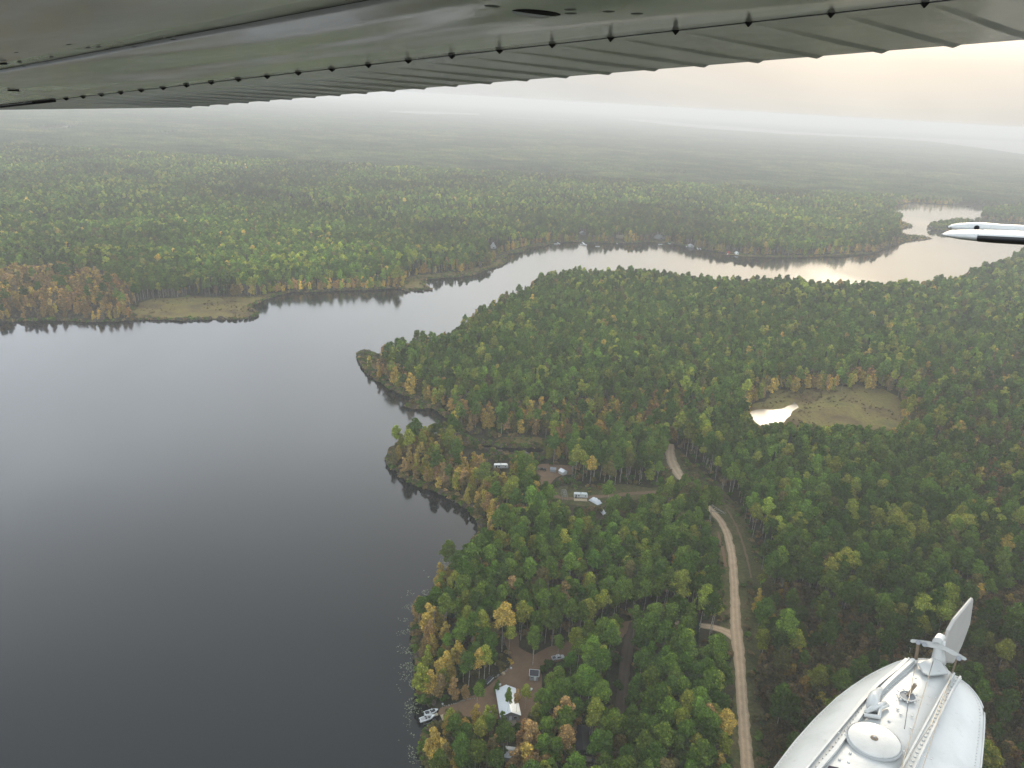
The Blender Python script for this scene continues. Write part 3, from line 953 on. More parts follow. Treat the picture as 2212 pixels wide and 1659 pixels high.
for a in [(770, 945, 690, 0, 1), (890, 1112, 890, 0, 3), (925, 1112, 868, 0, 2), (1085, 930, 745, 0, 2), (1040, 905, 600, 0, 3), (1308, 735, 570, 0, 1), (1240, 992, 750, 0, 1), (1425, 1480, 1200, 1, 4, 1.2),
          (1520, 1400, 1215, 1, 4, 1.1), (1440, 1640, 1390, 0, 4, 1.0), (1218, 1620, 1350, 1, 4, 1.0), (872, 1375, 1245, 1, 3), (600, 1590, 1398, 1, 3, 1.1), (625, 1700, 1550, 1, 3, 1.2), (740, 1650, 1505, 1, 3, 1.1), (700, 1400, 1272, 1, 2, 1.2),
          (800, 1200, 1120, 1, 4), (722, 1215, 1070, 1, 4), (640, 1215, 1050, 1, 5), (662, 1090, 905, 1, 3, 1.2), (560, 830, 590, 1, 3), (497, 690, 548, 1, 4, 1.2), (1100, 640, 415, 1, 4, 1.2), (1432, 690, 450, 1, 5), (808, 840, 615, 0, 2),
          (1742, 900, 705, 0, 2, 1.2), (1888, 820, 610, 0, 1), (1668, 1400, 1105, 0, 1), (1530, 480, 305, 0, 3), (1160, 240, 90, 1, 3), (836, 330, 228, 1, 4), (1076, 1345, 1140, 0, 1, 0.55), (1495, 1230, 1060, 0, 1), (1640, 1240, 1050, 0, 1),
          (1400, 960, 800, 0, 1), (520, 1180, 985, 1, 2), (535, 960, 820, 1, 5), (560, 1290, 1180, 1, 6), (960, 1480, 1320, 0, 1), (1100, 640, 500, 1, 4), (790, 1560, 1380, 0, 0, 1.2), (1330, 1560, 1340, 0, 1, 1.2), (1128, 1720, 1535, 1, 4, 1.2), (1190, 1730, 1500, 1, 3, 1.2), (1240, 1740, 1560, 1, 4, 1.1), (1310, 1740, 1560, 1, 4, 1.1), (905, 1640, 1500, 0, 4), (1070, 1560, 1400, 0, 1), (985, 1560, 1440, 1, 4), (1470, 1640, 1500, 0, 2),
          (1260, 1380, 1230, 1, 2), (1130, 1345, 1150, 0, 4, 0.5), (980, 1370, 1250, 1, 2), (1190, 1290, 1120, 0, 2, 0.9), (880, 1280, 1110, 0, 1),
          (1285, 1340, 1150, 0, 1), (1300, 1450, 1250, 0, 0), (930, 1420, 1260, 1, 2), (1215, 1420, 1300, 1, 6, 0.8), (1040, 1400, 1290, 1, 1, 0.8), (760, 1390, 1290, 1, 6), (1010, 1180, 1090, 1, 0, 0.8)]:
    h7(*a)
for xb, yb, yt, kd, c in [(1105, 1660, 1430, 0, 2), (1215, 1560, 1350, 0, 2), (1610, 1475, 1300, 0, 3), (1728, 1535, 1335, 0, 6), (1090, 985, 880, 0, 2), (1240, 1640, 1460, 0, 3), (1270, 1720, 1560, 0, 3), (945, 1680, 1530, 1, 4), (790, 1530, 1370, 1, 4), (470, 1370, 1280, 1, 4),
                          (700, 1350, 1265, 1, 4), (630, 1510, 1430, 1, 3), (450, 910, 755, 1, 3), (660, 910, 780, 1, 4), (350, 840, 715, 1, 3), (800, 1060, 935, 1, 4), (1330, 1110, 1040, 1, 4), (2045, 1210, 1120, 1, 4), (1355, 1260, 1150, 1, 4), (560, 1290, 1225, 1, 4), (340, 1390, 1300, 1, 3)]:
    hand.append((R5(xb, yb), R5(xb, yt)[1], kd, c, 1.0))
for xb, yb, yt, kd, c, w_ in [(620, 980, 640, 0, 1, 1.1), (690, 1005, 770, 0, 2, 1.2), (730, 980, 870, 1, 3, 1.2), (860, 1100, 985, 1, 4, 1.0), (240, 1560, 1290, 0, 3, 1.1), (130, 1500, 1250, 0, 4, 1.0), (665, 520, 415, 1, 3, 1), (110, 300, 150, 0, 4, 1.2)]:
    hand.append((R8(xb, yb), R8(xb, yt)[1], kd, c, w_))
hp = np.array([gp(a[0][0], a[0][1], LZ)[:2] for a in hand])
in_ = inside(hp, near)
hand = [a for a, b in zip(hand, in_) if b]
hp = hp[in_]
dh = np.min(np.hypot(cand[:, None, 0] - hp[None, :, 0], cand[:, None, 1] - hp[None, :, 1]), 1)
okk = ~hide & (dh > 3.0)
print('tree candidates', n, 'kept', okk.sum())


def build_tree(kind_i, v, pos, turn, wd, ht, tnt, label, group, name=None):
    kname = ('aspen', 'birch', 'spruce', 'shrub', 'bare')[kind_i]
    root = bpy.data.objects.new({'aspen': 'aspen_tree', 'birch': 'birch_tree', 'spruce': 'spruce_tree', 'shrub': 'lakeside_shrub', 'bare': 'bare_shrub'}[kname], None)
    root.location = pos
    root.rotation_euler = (0, 0, turn)
    root.scale = (wd, wd, ht)
    col.objects.link(root)
    tag(root, label, 'shrub' if kind_i > 2 else 'tree', group)
    cm, tm = SRC[(kname, v)]
    c = bpy.data.objects.new('crown', cm)
    c.parent = root
    c['tint'] = [float(q) for q in tnt]
    col.objects.link(c)
    t = bpy.data.objects.new('trunk', tm)
    t.parent = root
    col.objects.link(t)
    return root


# ---- the single trees: those picked by hand and the nearest of the rest
singles = []
for (bx, yt, kd, c, w_) in hand:
    p = gp(bx[0], bx[1], LZ)
    q = proj(p[None])[0]
    # height whose top reaches the plan's y
    lo, hi = 2.0, 30.0
    for _ in range(30):
        m = (lo + hi) / 2
        if proj(np.array([[p[0], p[1], LZ + m]]))[0][1] > yt:
            lo = m
        else:
            hi = m
    hh = (19.0, 13.0, 17.0, 3.0, 3.8)[kd]
    s = lo / hh
    ww = max(0.7, min(1.35, s)) * w_ if kd == 0 else max(0.75, min(1.5, s * 1.1)) * w_
    singles.append(dict(p=p, k=kd, c=c, s=s, w=ww, t=PAL[c] * random.uniform(0.95, 1.2), px=bx))
t_px = top[:, :2]
infr = okk & (t_px[:, 0] > 5) & (t_px[:, 0] < 2205) & (t_px[:, 1] > 0) & (t_px[:, 1] < 1640) & (kinds < 3)
fl_hidden = inside(t_px, [(1690, 1659), (1960, 1425), (2050, 1430), (2125, 1530), (2120, 1659)])
infr &= ~fl_hidden
order = np.argsort(np.where(infr, dist / hgt, 1e9))[:298 - len(singles)]
for i in order:
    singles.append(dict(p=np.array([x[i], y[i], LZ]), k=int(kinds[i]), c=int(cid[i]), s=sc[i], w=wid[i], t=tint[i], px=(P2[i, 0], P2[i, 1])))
okk[order] = False

KN = ['aspen', 'birch', 'spruce', 'shrub', 'bare shrub']
PLACES = [('beside the white-roofed house', [(1040, 1600), (1040, 1470), (1140, 1470), (1150, 1600)]),
          ('around the dark-roofed shed', [(1135, 1500), (1130, 1440), (1180, 1435), (1200, 1500)]),
          ('around the parked white pickup', [(1150, 1450), (1150, 1360), (1270, 1360), (1270, 1450)]),
          ('on the bank below the boats', [(880, 1900), (900, 1570), (1000, 1565), (1010, 1900)]),
          ('on the bank above the boats', [(880, 1560), (880, 1350), (980, 1350), (1010, 1500), (960, 1540)]),
          ('between lake and dirt yard', [(975, 1560), (975, 1340), (1110, 1340), (1110, 1480), (1040, 1560)]),
          ('below the white-roofed house', [(1000, 1900), (1000, 1560), (1180, 1560), (1190, 1900)]),
          ('around the black-roofed cabin', [(1180, 1900), (1180, 1520), (1330, 1520), (1330, 1900)]),
          ('right of the shed and house', [(1150, 1520), (1150, 1430), (1300, 1430), (1300, 1520)]),
          ('along the dark two-rut track', [(1290, 1640), (1290, 1350), (1385, 1350), (1385, 1640)]),
          ('right of the dark track end', [(1290, 1900), (1330, 1600), (1450, 1600), (1450, 1900)]),
          ('below the side road fork', [(1380, 1430), (1380, 1345), (1600, 1350), (1600, 1430)]),
          ('mid strip left of gravel road', [(1380, 1500), (1380, 1430), (1620, 1430), (1620, 1500)]),
          ('lower strip left of gravel road', [(1380, 1570), (1380, 1500), (1620, 1500), (1620, 1570)]),
          ('bottom strip left of gravel road', [(1380, 1900), (1380, 1570), (1640, 1570), (1640, 1900)]),
          ('on the gravel road right edge', [(1600, 1900), (1620, 1400), (1600, 1250), (1680, 1250), (1690, 1450), (1700, 1900)]),
          ('between road and float', [(1670, 1900), (1670, 1500), (1800, 1500), (1760, 1900)]),
          ('beyond the float and rudder', [(1670, 1500), (1670, 1350), (1900, 1350), (1900, 1500)]),
          ('right of the water rudder', [(1900, 1900), (1900, 1300), (2300, 1300), (2300, 1900)]),
          ('around the trailer clearing', [(1140, 1120), (1140, 1045), (1340, 1045), (1340, 1120)]),
          ('on the dark-edged lake point', [(820, 1130), (820, 930), (1030, 930), (1050, 1130)]),
          ('above the upper clearing', [(1030, 1045), (1030, 930), (1260, 930), (1260, 1045)]),
          ('on the northern point bank', [(760, 950), (760, 600), (1000, 600), (1100, 950)]),
          ('just above the dirt yard', [(1000, 1360), (1000, 1270), (1300, 1270), (1300, 1360)]),
          ('above the side road', [(1300, 1360), (1300, 1270), (1560, 1270), (1560, 1360)]),
          ('between trailer and dirt yard', [(1000, 1270), (1000, 1045), (1600, 1045), (1600, 1270)])]
ORD = 'first second third fourth fifth sixth seventh eighth ninth tenth eleventh twelfth thirteenth fourteenth fifteenth sixteenth seventeenth eighteenth nineteenth twentieth'.split()
buckets = {}
for s_ in singles:
    pl = 'in the wood right of the road'
    q = np.array([s_['px']])
    for nm_, poly in PLACES:
        if inside(q, poly)[0]:
            pl = nm_
            break
    s_['place'] = pl
    s_['dt'] = 'tall' if s_['s'] * (19, 13, 17, 3, 3)[s_['k']] > 17 else ('short' if s_['s'] * (19, 13, 17, 3, 3)[s_['k']] < 11.5 else '')
    buckets.setdefault((CN[s_['c']], s_['dt'], KN[s_['k']], pl), []).append(s_)
for (cn, dt, kn, pl), lst in buckets.items():
    lst.sort(key=lambda q: q['px'][0])
    what = ' '.join(q for q in (dt, cn, kn) if q)
    for i, s_ in enumerate(lst):
        if len(lst) == 1:
            lab = '%s standing %s' % (what, pl)
        elif len(lst) <= 20:
            lab = '%s from left of the %ss %s' % (ORD[i], what, pl)
        else:
            lab = 'one of the many %ss %s' % (what, pl)
        grp = '%ss %s' % (what, pl)
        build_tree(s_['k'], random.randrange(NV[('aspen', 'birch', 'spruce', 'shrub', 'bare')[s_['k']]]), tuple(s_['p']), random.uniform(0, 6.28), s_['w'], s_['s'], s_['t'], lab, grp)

# ---- all the others
names = {0: ('aspen', 'aspen_forest'), 1: ('birch', 'birch_forest'), 2: ('spruce', 'spruce_forest'), 3: ('shrub', 'shoreline_shrubbery'), 4: ('bare', 'bare_shrubbery')}
for k, (kn, on) in names.items():
    m = okk & (kinds == k)
    if not m.any():
        continue
    lod = np.where(dist[m] < 480, 0, np.where(dist[m] < 950, 1, 2))
    nv = NV[kn]
    form = lod * nv + rng.integers(0, nv, m.sum())
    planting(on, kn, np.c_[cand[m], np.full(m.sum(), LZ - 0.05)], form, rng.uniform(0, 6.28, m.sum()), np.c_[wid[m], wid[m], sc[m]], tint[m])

# undergrowth on open ground and in the wood
ug = np.concatenate([og, og + rng.uniform(-2.4, 2.4, og.shape), og + rng.uniform(-2.4, 2.4, og.shape)])
ugp = proj(np.c_[ug, np.full(len(ug), LZ)])
okg = (ugp[:, 1] < 1700) & (inside(ug, near) | inside(ug, far))
for st in (road, side, two, tr2, pth):
    okg &= seg_dist(ug, st[:, :2], False) > 3.4
okg &= ~inside(ugp[:, :2], yard_px) & ~inside(ugp[:, :2], cclear_px) & ~inside(ugp[:, :2], pond_px)
okg &= ~((seg_dist(ug, pond_r) < 4))
big_m = inside(ugp[:, :2], meadow_px) | inside(ugp[:, :2], marshL_px) | inside(ugp[:, :2], marshM_px)
okg &= ~big_m | (rng.uniform(0, 1, len(ug)) < 0.55 * (vnoise(ug[:, 0], ug[:, 1], 18, 8) > 0.42))
okg &= rng.uniform(0, 1, len(ug)) < 0.75
hideg = np.zeros(len(ug), bool)
for (a, b, c, d) in WIN[:20]:
    hideg |= (ugp[:, 0] > a - 3) & (ugp[:, 0] < c + 3) & (ugp[:, 1] > b - 1) & (ugp[:, 1] < d + 7)
okg &= ~hideg
ug = ug[okg]
s_ = rng.uniform(0.22, 0.75, len(ug)) * (0.5 + vnoise(ug[:, 0], ug[:, 1], 9, 6))
tt = np.array([OL, G1, BR, G2])[rng.integers(0, 4, len(ug))] * rng.uniform(0.7, 1.2, (len(ug), 1))
mug = inside(proj(np.c_[ug, np.full(len(ug), LZ)])[:, :2], meadow_px) | inside(proj(np.c_[ug, np.full(len(ug), LZ)])[:, :2], marshL_px)
tt = np.where(mug[:, None], np.array([0.15, 0.115, 0.05]) * rng.uniform(0.6, 1.25, (len(ug), 1)), tt)
s_ = np.where(mug, s_ * 0.6, s_)
planting('roadside_undergrowth', 'shrub', np.c_[ug, np.full(len(ug), LZ - 0.05)], rng.integers(0, 3, len(ug)) + 3, rng.uniform(0, 6.28, len(ug)), np.c_[s_ * 1.3, s_ * 1.3, s_], tt)
# understorey inside the near wood
un = cand[(dist < 620)] + rng.uniform(-2.5, 2.5, (int((dist < 620).sum()), 2))
unp = proj(np.c_[un, np.full(len(un), LZ)])
k_ = np.ones(len(un), bool)
for (a, b, c, d) in WIN:
    k_ &= ~((unp[:, 0] > a - 4) & (unp[:, 0] < c + 4) & (unp[:, 1] > b) & (unp[:, 1] < d + 14))
for q in (yard_px, verge_px, tclear_px, cclear_px, meadow_px):
    k_ &= ~inside(unp[:, :2], q)
k_ &= (seg_dist(un, near) > 2)
un = un[k_]
s_ = rng.uniform(0.6, 1.5, len(un))
tt = np.array([OL, G1, BR, G1])[rng.integers(0, 4, len(un))] * rng.uniform(0.6, 1.1, (len(un), 1))
planting('understorey_shrubbery', 'shrub', np.c_[un, np.full(len(un), LZ - 0.05)], rng.integers(0, 3, len(un)) + 3, rng.uniform(0, 6.28, len(un)), np.c_[s_, s_, s_ * 1.1], tt)

# far woods
pts = []
yy = 2250.0
while yy < 16000:
    st_ = 62 if yy < 9000 else 110
    xm = 0.80 * yy + 200
    xs = np.arange(-xm * 0.95, xm * 1.05, st_)
    pts.append(np.c_[xs + rng.uniform(-18, 18, len(xs)), yy + rng.uniform(-18, 18, len(xs))])
    yy += st_ * 0.9
fw = np.concatenate(pts)
fp_ = proj(np.c_[fw, np.zeros(len(fw))])[:, :2]
kf = inside(fw, far) & (seg_dist(fw, far) > 38)
for q in far_lakes + [np.array(f_) for f_ in fields]:
    kf &= ~inside(fw, q) & (seg_dist(fw, q) > 30)
fw = fw[kf]
fs = np.where(fw[:, 1] < 9000, 1.0, 1.9)
hz = 0.9 + 0.25 * vnoise(fw[:, 0], fw[:, 1], 300, 12)
hill = 30 * np.clip((fw[:, 1] - 3000) / 6000, 0, 1) * vnoise(fw[:, 0], fw[:, 1], 1500, 14) * 0
planting('far_forest', 'wood', np.c_[fw, LZ + hill], rng.integers(0, 4, len(fw)), rng.uniform(0, 6.28, len(fw)), np.c_[fs, fs, hz], np.ones((len(fw), 3)) * 0.05)
print('near stuff', okk.sum(), 'far patches', len(fw))

# ------------------------------------------------------------------ haze
def m_haze(name):
    m = bpy.data.materials.new(name)
    m.use_nodes = True
    m.node_tree.nodes.clear()
    g = N(m.node_tree)
    v = g.n('ShaderNodeVolumePrincipled', {'Color': (0.835, 0.835, 0.815, 1), 'Density': 1.92e-4, 'Anisotropy': 0.15})
    g.link(v.outputs[0], g.n('ShaderNodeOutputMaterial').inputs['Volume'])
    return m


hx, y0, y1, z0, z1 = 62000, -3500, 62000, -2.0, 224.0
vb = [(a, b, c) for c in (z0, z1) for b in (y0, y1) for a in (-hx, hx)]
hz_o = link_mesh('haze', vb, [(0, 2, 3, 1), (4, 5, 7, 6), (0, 1, 5, 4), (2, 6, 7, 3), (0, 4, 6, 2), (1, 3, 7, 5)], m_haze('haze'))
tag(hz_o, kind='stuff')
#OBJECTS_HERE

# ------------------------------------------------------------------ mesh builder for objects
class MB:
    def __init__(self):
        self.v, self.f = [], []

    def add(self, v, f):
        o = len(self.v)
        self.v += [tuple(map(float, p)) for p in v]
        self.f += [tuple(i + o for i in q) for q in f]
        return self

    def box(self, x0, x1, y0, y1, z0, z1):
        v = [(x0, y0, z0), (x1, y0, z0), (x1, y1, z0), (x0, y1, z0), (x0, y0, z1), (x1, y0, z1), (x1, y1, z1), (x0, y1, z1)]
        return self.add(v, [(0, 3, 2, 1), (4, 5, 6, 7), (0, 1, 5, 4), (1, 2, 6, 5), (2, 3, 7, 6), (3, 0, 4, 7)])

    def bar(self, a, b, r, sides=6, r2=None):
        return self.add(*tube([a, b], [r, r2 if r2 is not None else r], sides))

    def path(self, pts, r, sides=6):
        return self.add(*tube(pts, [r] * len(pts) if np.isscalar(r) else r, sides))

    def loft(self, rings, cap=True, closed=True):
        n = len(rings[0])
        v = [p for r in rings for p in r]
        f = []
        for i in range(len(rings) - 1):
            for k in range(n if closed else n - 1):
                k2 = (k + 1) % n
                f.append((i * n + k, i * n + k2, (i + 1) * n + k2, (i + 1) * n + k))
        if cap:
            f.append(tuple(range(n - 1, -1, -1)))
            f.append(tuple(range((len(rings) - 1) * n, len(rings) * n)))
        return self.add(v, f)

    def slab(self, quad, t):
        """quad of 3-D points thickened by t along its normal"""
        q = [np.array(p, float) for p in quad]
        nrm = np.cross(q[1] - q[0], q[2] - q[1]); nrm /= np.linalg.norm(nrm)
        return self.loft([[tuple(p) for p in q], [tuple(p + nrm * t) for p in q]])

    def build(self, name, mat, parent=None, smooth=False, bevel=0.0):
        o = link_mesh(name, self.v, self.f, mat, parent, smooth)
        bm = bmesh.new(); bm.from_mesh(o.data)
        bmesh.ops.recalc_face_normals(bm, faces=bm.faces)
        if bevel:
            bmesh.ops.bevel(bm, geom=list(bm.edges), offset=bevel, segments=2, affect='EDGES', clamp_overlap=True)
        bm.to_mesh(o.data); bm.free()
        if smooth:
            o.data.polygons.foreach_set('use_smooth', [True] * len(o.data.polygons))
        return o


WHITE = plain('white_paint', (0.62, 0.64, 0.63), 0.35, scale=1.5, var=0.06)
DIRTYW = plain('weathered_white', (0.50, 0.51, 0.49), 0.5, scale=2.5, var=0.15)
BLACK = plain('black_paint', (0.015, 0.016, 0.018), 0.4)
RUBBER = plain('tyre_rubber', (0.02, 0.02, 0.02), 0.8)
GLASSD = plain('dark_window', (0.02, 0.025, 0.03), 0.08, spec=0.8)
GREY = plain('grey_metal', (0.25, 0.26, 0.27), 0.4, 0.6)
ALU = plain('aluminium', (0.55, 0.56, 0.57), 0.35, 0.8)
WOOD = plain('weathered_wood', (0.30, 0.25, 0.18), 0.8, scale=4)
WOODL = plain('pale_wood', (0.42, 0.33, 0.21), 0.8, scale=4)
SHING = plain('dark_shingle', (0.028, 0.03, 0.036), 0.85, scale=6, var=0.3)
SIDING = plain('grey_siding', (0.26, 0.27, 0.27), 0.7, scale=2)
SIDDK = plain('dark_siding', (0.035, 0.037, 0.04), 0.7, scale=2)
YELL = plain('yellow_paint', (0.42, 0.27, 0.03), 0.5, scale=5)
REDP = plain('red_paint', (0.35, 0.03, 0.03), 0.5)
TARP = plain('white_tarp', (0.66, 0.68, 0.70), 0.6, scale=1.2, var=0.08, bump=0.5)
TARPD = plain('dark_tarp', (0.03, 0.034, 0.04), 0.5, scale=1.2, bump=0.5)
TAN = plain('tan_plastic', (0.42, 0.36, 0.24), 0.5)
STONE = plain('pale_stone', (0.22, 0.20, 0.18), 0.9, scale=4, var=0.3)


def m_roofw(g):
    tc = g.n('ShaderNodeTexCoord').outputs['Object']
    nz = g.noise(tc, 0.7, 4, 0.6)
    c = g.mix(nz, (0.62, 0.66, 0.68, 1), (0.72, 0.75, 0.76, 1))
    return g.n('ShaderNodeBsdfPrincipled', {'Base Color': c, 'Roughness': 0.28, 'Metallic': 0.15}).outputs[0]


ROOFW = material('white_metal_roof', m_roofw)


def frame_at(o, yaw, z=LZ):
    e = np.array([math.cos(yaw), math.sin(yaw)])
    return o, yaw


# ---------------------------------------------------------------- house with the white metal roof
def gable_house(name, label, loc, yaw, W, L, wall_h, rise, over, roof_m, wall_m, ridge_off=0.0, ribs=0, chimney=False, deck=False, rib_m=None):
    """local x across the ridge, y along it"""
    t = empty(name, loc, yaw)
    tag(t, label, 'house' if L > 5 else 'shed')
    w = MB()
    hw, hl = W / 2, L / 2
    rx = ridge_off
    for sy in (-1, 1):
        y_ = sy * hl
        w.add([(-hw, y_, 0), (hw, y_, 0), (hw, y_, wall_h), (rx, y_, wall_h + rise * 0.97), (-hw, y_, wall_h),
               (-hw, y_ - sy * 0.2, 0), (hw, y_ - sy * 0.2, 0), (hw, y_ - sy * 0.2, wall_h), (rx, y_ - sy * 0.2, wall_h + rise * 0.97), (-hw, y_ - sy * 0.2, wall_h)],
              [(0, 1, 2, 3, 4), (9, 8, 7, 6, 5), (0, 5, 6, 1), (1, 6, 7, 2), (2, 7, 8, 3), (3, 8, 9, 4), (4, 9, 5, 0)])
    for sx in (-1, 1):
        w.box(min(sx * hw, sx * (hw - 0.2)), max(sx * hw, sx * (hw - 0.2)), -hl + 0.2, hl - 0.2, 0, wall_h)
    w.build('wall', wall_m, t)
    th = 0.12
    for sx in (-1, 1):
        ex = sx * (hw + over)
        slope = rise / (hw - sx * rx)
        ez = wall_h - over * slope + 0.05
        rz = wall_h + rise + 0.05
        m = MB()
        m.add([(rx, -hl - over, rz), (rx, hl + over, rz), (ex, hl + over, ez), (ex, -hl - over, ez),
               (rx, -hl - over, rz - th), (rx, hl + over, rz - th), (ex, hl + over, ez - th), (ex, -hl - over, ez - th)],
              [(0, 1, 2, 3), (7, 6, 5, 4), (0, 3, 7, 4), (1, 5, 6, 2), (2, 6, 7, 3), (0, 4, 5, 1)])
        pan = m.build('roof_panel', roof_m, t)
        if ribs:
            q = MB()
            nr = int((L + 2 * over) / ribs)
            for i in range(nr + 1):
                yy_ = -hl - over + 0.03 + i * (L + 2 * over - 0.06) / nr
                q.add([(rx, yy_ - 0.025, rz), (rx, yy_ + 0.025, rz), (ex, yy_ + 0.025, ez), (ex, yy_ - 0.025, ez), (rx, yy_, rz + 0.045), (ex, yy_, ez + 0.045)],
                      [(0, 4, 5, 3), (1, 2, 5, 4), (0, 1, 4), (3, 5, 2)])
            tag(q.build('standing_seams', roof_m, pan), kind='stuff')
    rc = MB()
    rc.add([(rx - 0.18, -hl - over, wall_h + rise + 0.04), (rx, -hl - over, wall_h + rise + 0.12), (rx + 0.18, -hl - over, wall_h + rise + 0.04),
            (rx - 0.18, hl + over, wall_h + rise + 0.04), (rx, hl + over, wall_h + rise + 0.12), (rx + 0.18, hl + over, wall_h + rise + 0.04)], [(0, 1, 4, 3), (1, 2, 5, 4), (0, 2, 1), (3, 4, 5)])
    rc.build('ridge_cap', rib_m or roof_m, t)
    return t, hw, hl


def window(parent, x, y, z, wx, hz_, facing, frame=WHITE):
    """facing: 'x+', 'x-', 'y+', 'y-'"""
    s = 1 if facing[1] == '+' else -1
    f, p = MB(), MB()
    if facing[0] == 'y':
        f.box(x - wx / 2, x + wx / 2, min(y, y + s * 0.06), max(y, y + s * 0.06), z, z + hz_)
        p.box(x - wx / 2 + 0.08, x + wx / 2 - 0.08, min(y + s * 0.04, y + s * 0.075), max(y + s * 0.04, y + s * 0.075), z + 0.08, z + hz_ - 0.08)
    else:
        f.box(min(x, x + s * 0.06), max(x, x + s * 0.06), y - wx / 2, y + wx / 2, z, z + hz_)
        p.box(min(x + s * 0.04, x + s * 0.075), max(x + s * 0.04, x + s * 0.075), y - wx / 2 + 0.08, y + wx / 2 - 0.08, z + 0.08, z + hz_ - 0.08)
    fo = f.build('window', frame, parent)
    p.build('pane', GLASSD, fo)
    return fo


def door(parent, x, y, wx, hz_, facing, m=WHITE):
    s = 1 if facing[1] == '+' else -1
    d, h = MB(), MB()
    if facing[0] == 'y':
        d.box(x - wx / 2, x + wx / 2, min(y, y + s * 0.06), max(y, y + s * 0.06), 0.15, hz_)
        h.box(x + wx * 0.32, x + wx * 0.4, min(y + s * 0.05, y + s * 0.12), max(y + s * 0.05, y + s * 0.12), 1.1, 1.18)
    else:
        d.box(min(x, x + s * 0.06), max(x, x + s * 0.06), y - wx / 2, y + wx / 2, 0.15, hz_)
        h.box(min(x + s * 0.05, x + s * 0.12), max(x + s * 0.05, x + s * 0.12), y + wx * 0.32, y + wx * 0.4, 1.1, 1.18)
    do = d.build('door', m, parent)
    h.build('handle', GREY, do)
    return do


# roof corners on the plan give its place and turn
eT, eB = gp(1069.6, 1488.4, 3.0), gp(1080.2, 1549, 3.0)
rT, rB = gp(1093.2, 1480.6, 5.0), gp(1103, 1541, 5.0)
fT, fB = gp(1114.5, 1488, 3.0), gp(1125.8, 1546.7, 3.0)
ctr = (eT + eB + fT + fB) / 4
ax = (eT - eB) + (fT - fB)
yaw = math.atan2(ax[1], ax[0]) - math.pi / 2
Lh = np.linalg.norm(ax[:2]) / 2
Wh = np.linalg.norm((fT - eT + fB - eB)[:2]) / 2
house, hw, hl = gable_house('house', 'house with a long white metal gable roof beside the bare dirt yard', (ctr[0], ctr[1], LZ), yaw,
                            Wh - 1.0, Lh - 1.0, 2.9, 1.75, 0.5, ROOFW, SIDING, 0.1, ribs=0.9)
window(house, -1.8, -hl, 1.0, 1.4, 1.1, 'y-')
window(house, 1.9, -hl, 1.0, 1.4, 1.1, 'y-')
door(house, 0.1, -hl, 1.0, 2.2, 'y-')
window(house, -hw, -3.2, 1.0, 1.4, 1.0, 'x-')
window(house, -hw, 2.4, 1.0, 1.4, 1.0, 'x-')
mb = MB().box(-2.2, 2.2, -hl - 2.6, -hl - 0.02, 0.1, 0.35)
for px_ in (-2.1, 2.1):
    mb.box(px_ - 0.06, px_ + 0.06, -hl - 2.5, -hl - 2.38, 0.35, 1.3)
mb.box(-2.2, 2.2, -hl - 2.5, -hl - 2.4, 1.2, 1.3)
mb.build('porch', WOOD, house)

# shed
sT = [gp(*p, 2.6) for p in ((1141, 1448.5), (1164, 1450), (1166, 1462), (1145, 1462))]
c_ = sum(sT) / 4
shed = empty('shed', (c_[0], c_[1], LZ), math.radians(-3))
tag(shed, 'small shed with a dark flat roof in a white rim beside the dirt yard', 'shed')
hx_, hy_ = 1.75, 1.45
MB().box(-hx_, hx_, -hy_, hy_, 0, 2.3).build('wall', SIDING, shed)
r_ = MB().add([(-hx_ - .2, -hy_ - .25, 2.32), (hx_ + .2, -hy_ - .25, 2.32), (hx_ + .2, hy_ + .25, 2.75), (-hx_ - .2, hy_ + .25, 2.75), (-hx_ - .2, -hy_ - .25, 2.42), (hx_ + .2, -hy_ - .25, 2.42), (hx_ + .2, hy_ + .25, 2.85), (-hx_ - .2, hy_ + .25, 2.85)],
              [(0, 3, 2, 1), (4, 5, 6, 7), (0, 1, 5, 4), (1, 2, 6, 5), (2, 3, 7, 6), (3, 0, 4, 7)]).build('roof', SHING, shed)
tr_ = MB()
for a, b in (((-1, -1), (1, -1)), ((1, -1), (1, 1)), ((1, 1), (-1, 1)), ((-1, 1), (-1, -1))):
    za, zb = (2.44 if a[1] < 0 else 2.87), (2.44 if b[1] < 0 else 2.87)
    tr_.bar((a[0] * (hx_ + .2), a[1] * (hy_ + .25), za), (b[0] * (hx_ + .2), b[1] * (hy_ + .25), zb), 0.1, 4)
tr_.build('rim', WHITE, r_)
door(shed, 0.5, -hy_, 0.9, 2.0, 'y-')
window(shed, -0.8, -hy_, 1.1, 0.8, 0.8, 'y-')


# vehicles ---------------------------------------------------------
def wheel(parent, x, y, z, r, w_, side):
    m = MB()
    n = 16
    m.loft([[(x + r * math.cos(6.283 * k / n), y + dy, z + r * math.sin(6.283 * k / n)) for k in range(n)] for dy in (-w_ / 2, w_ / 2)])
    wo = m.build('wheel', RUBBER, parent)
    q = MB()
    q.loft([[(x + r * 0.58 * math.cos(6.283 * k / n), y + dy, z + r * 0.58 * math.sin(6.283 * k / n)) for k in range(n)] for dy in (side * w_ * 0.45, side * w_ * 0.56)])
    q.build('rim', ALU, wo)


def prism(profile, y0, y1):
    """side outline (x, z) given a width, y0..y1"""
    m = MB()
    m.loft([[(x_, y0, z_) for x_, z_ in profile], [(x_, y1, z_) for x_, z_ in profile]])
    return m


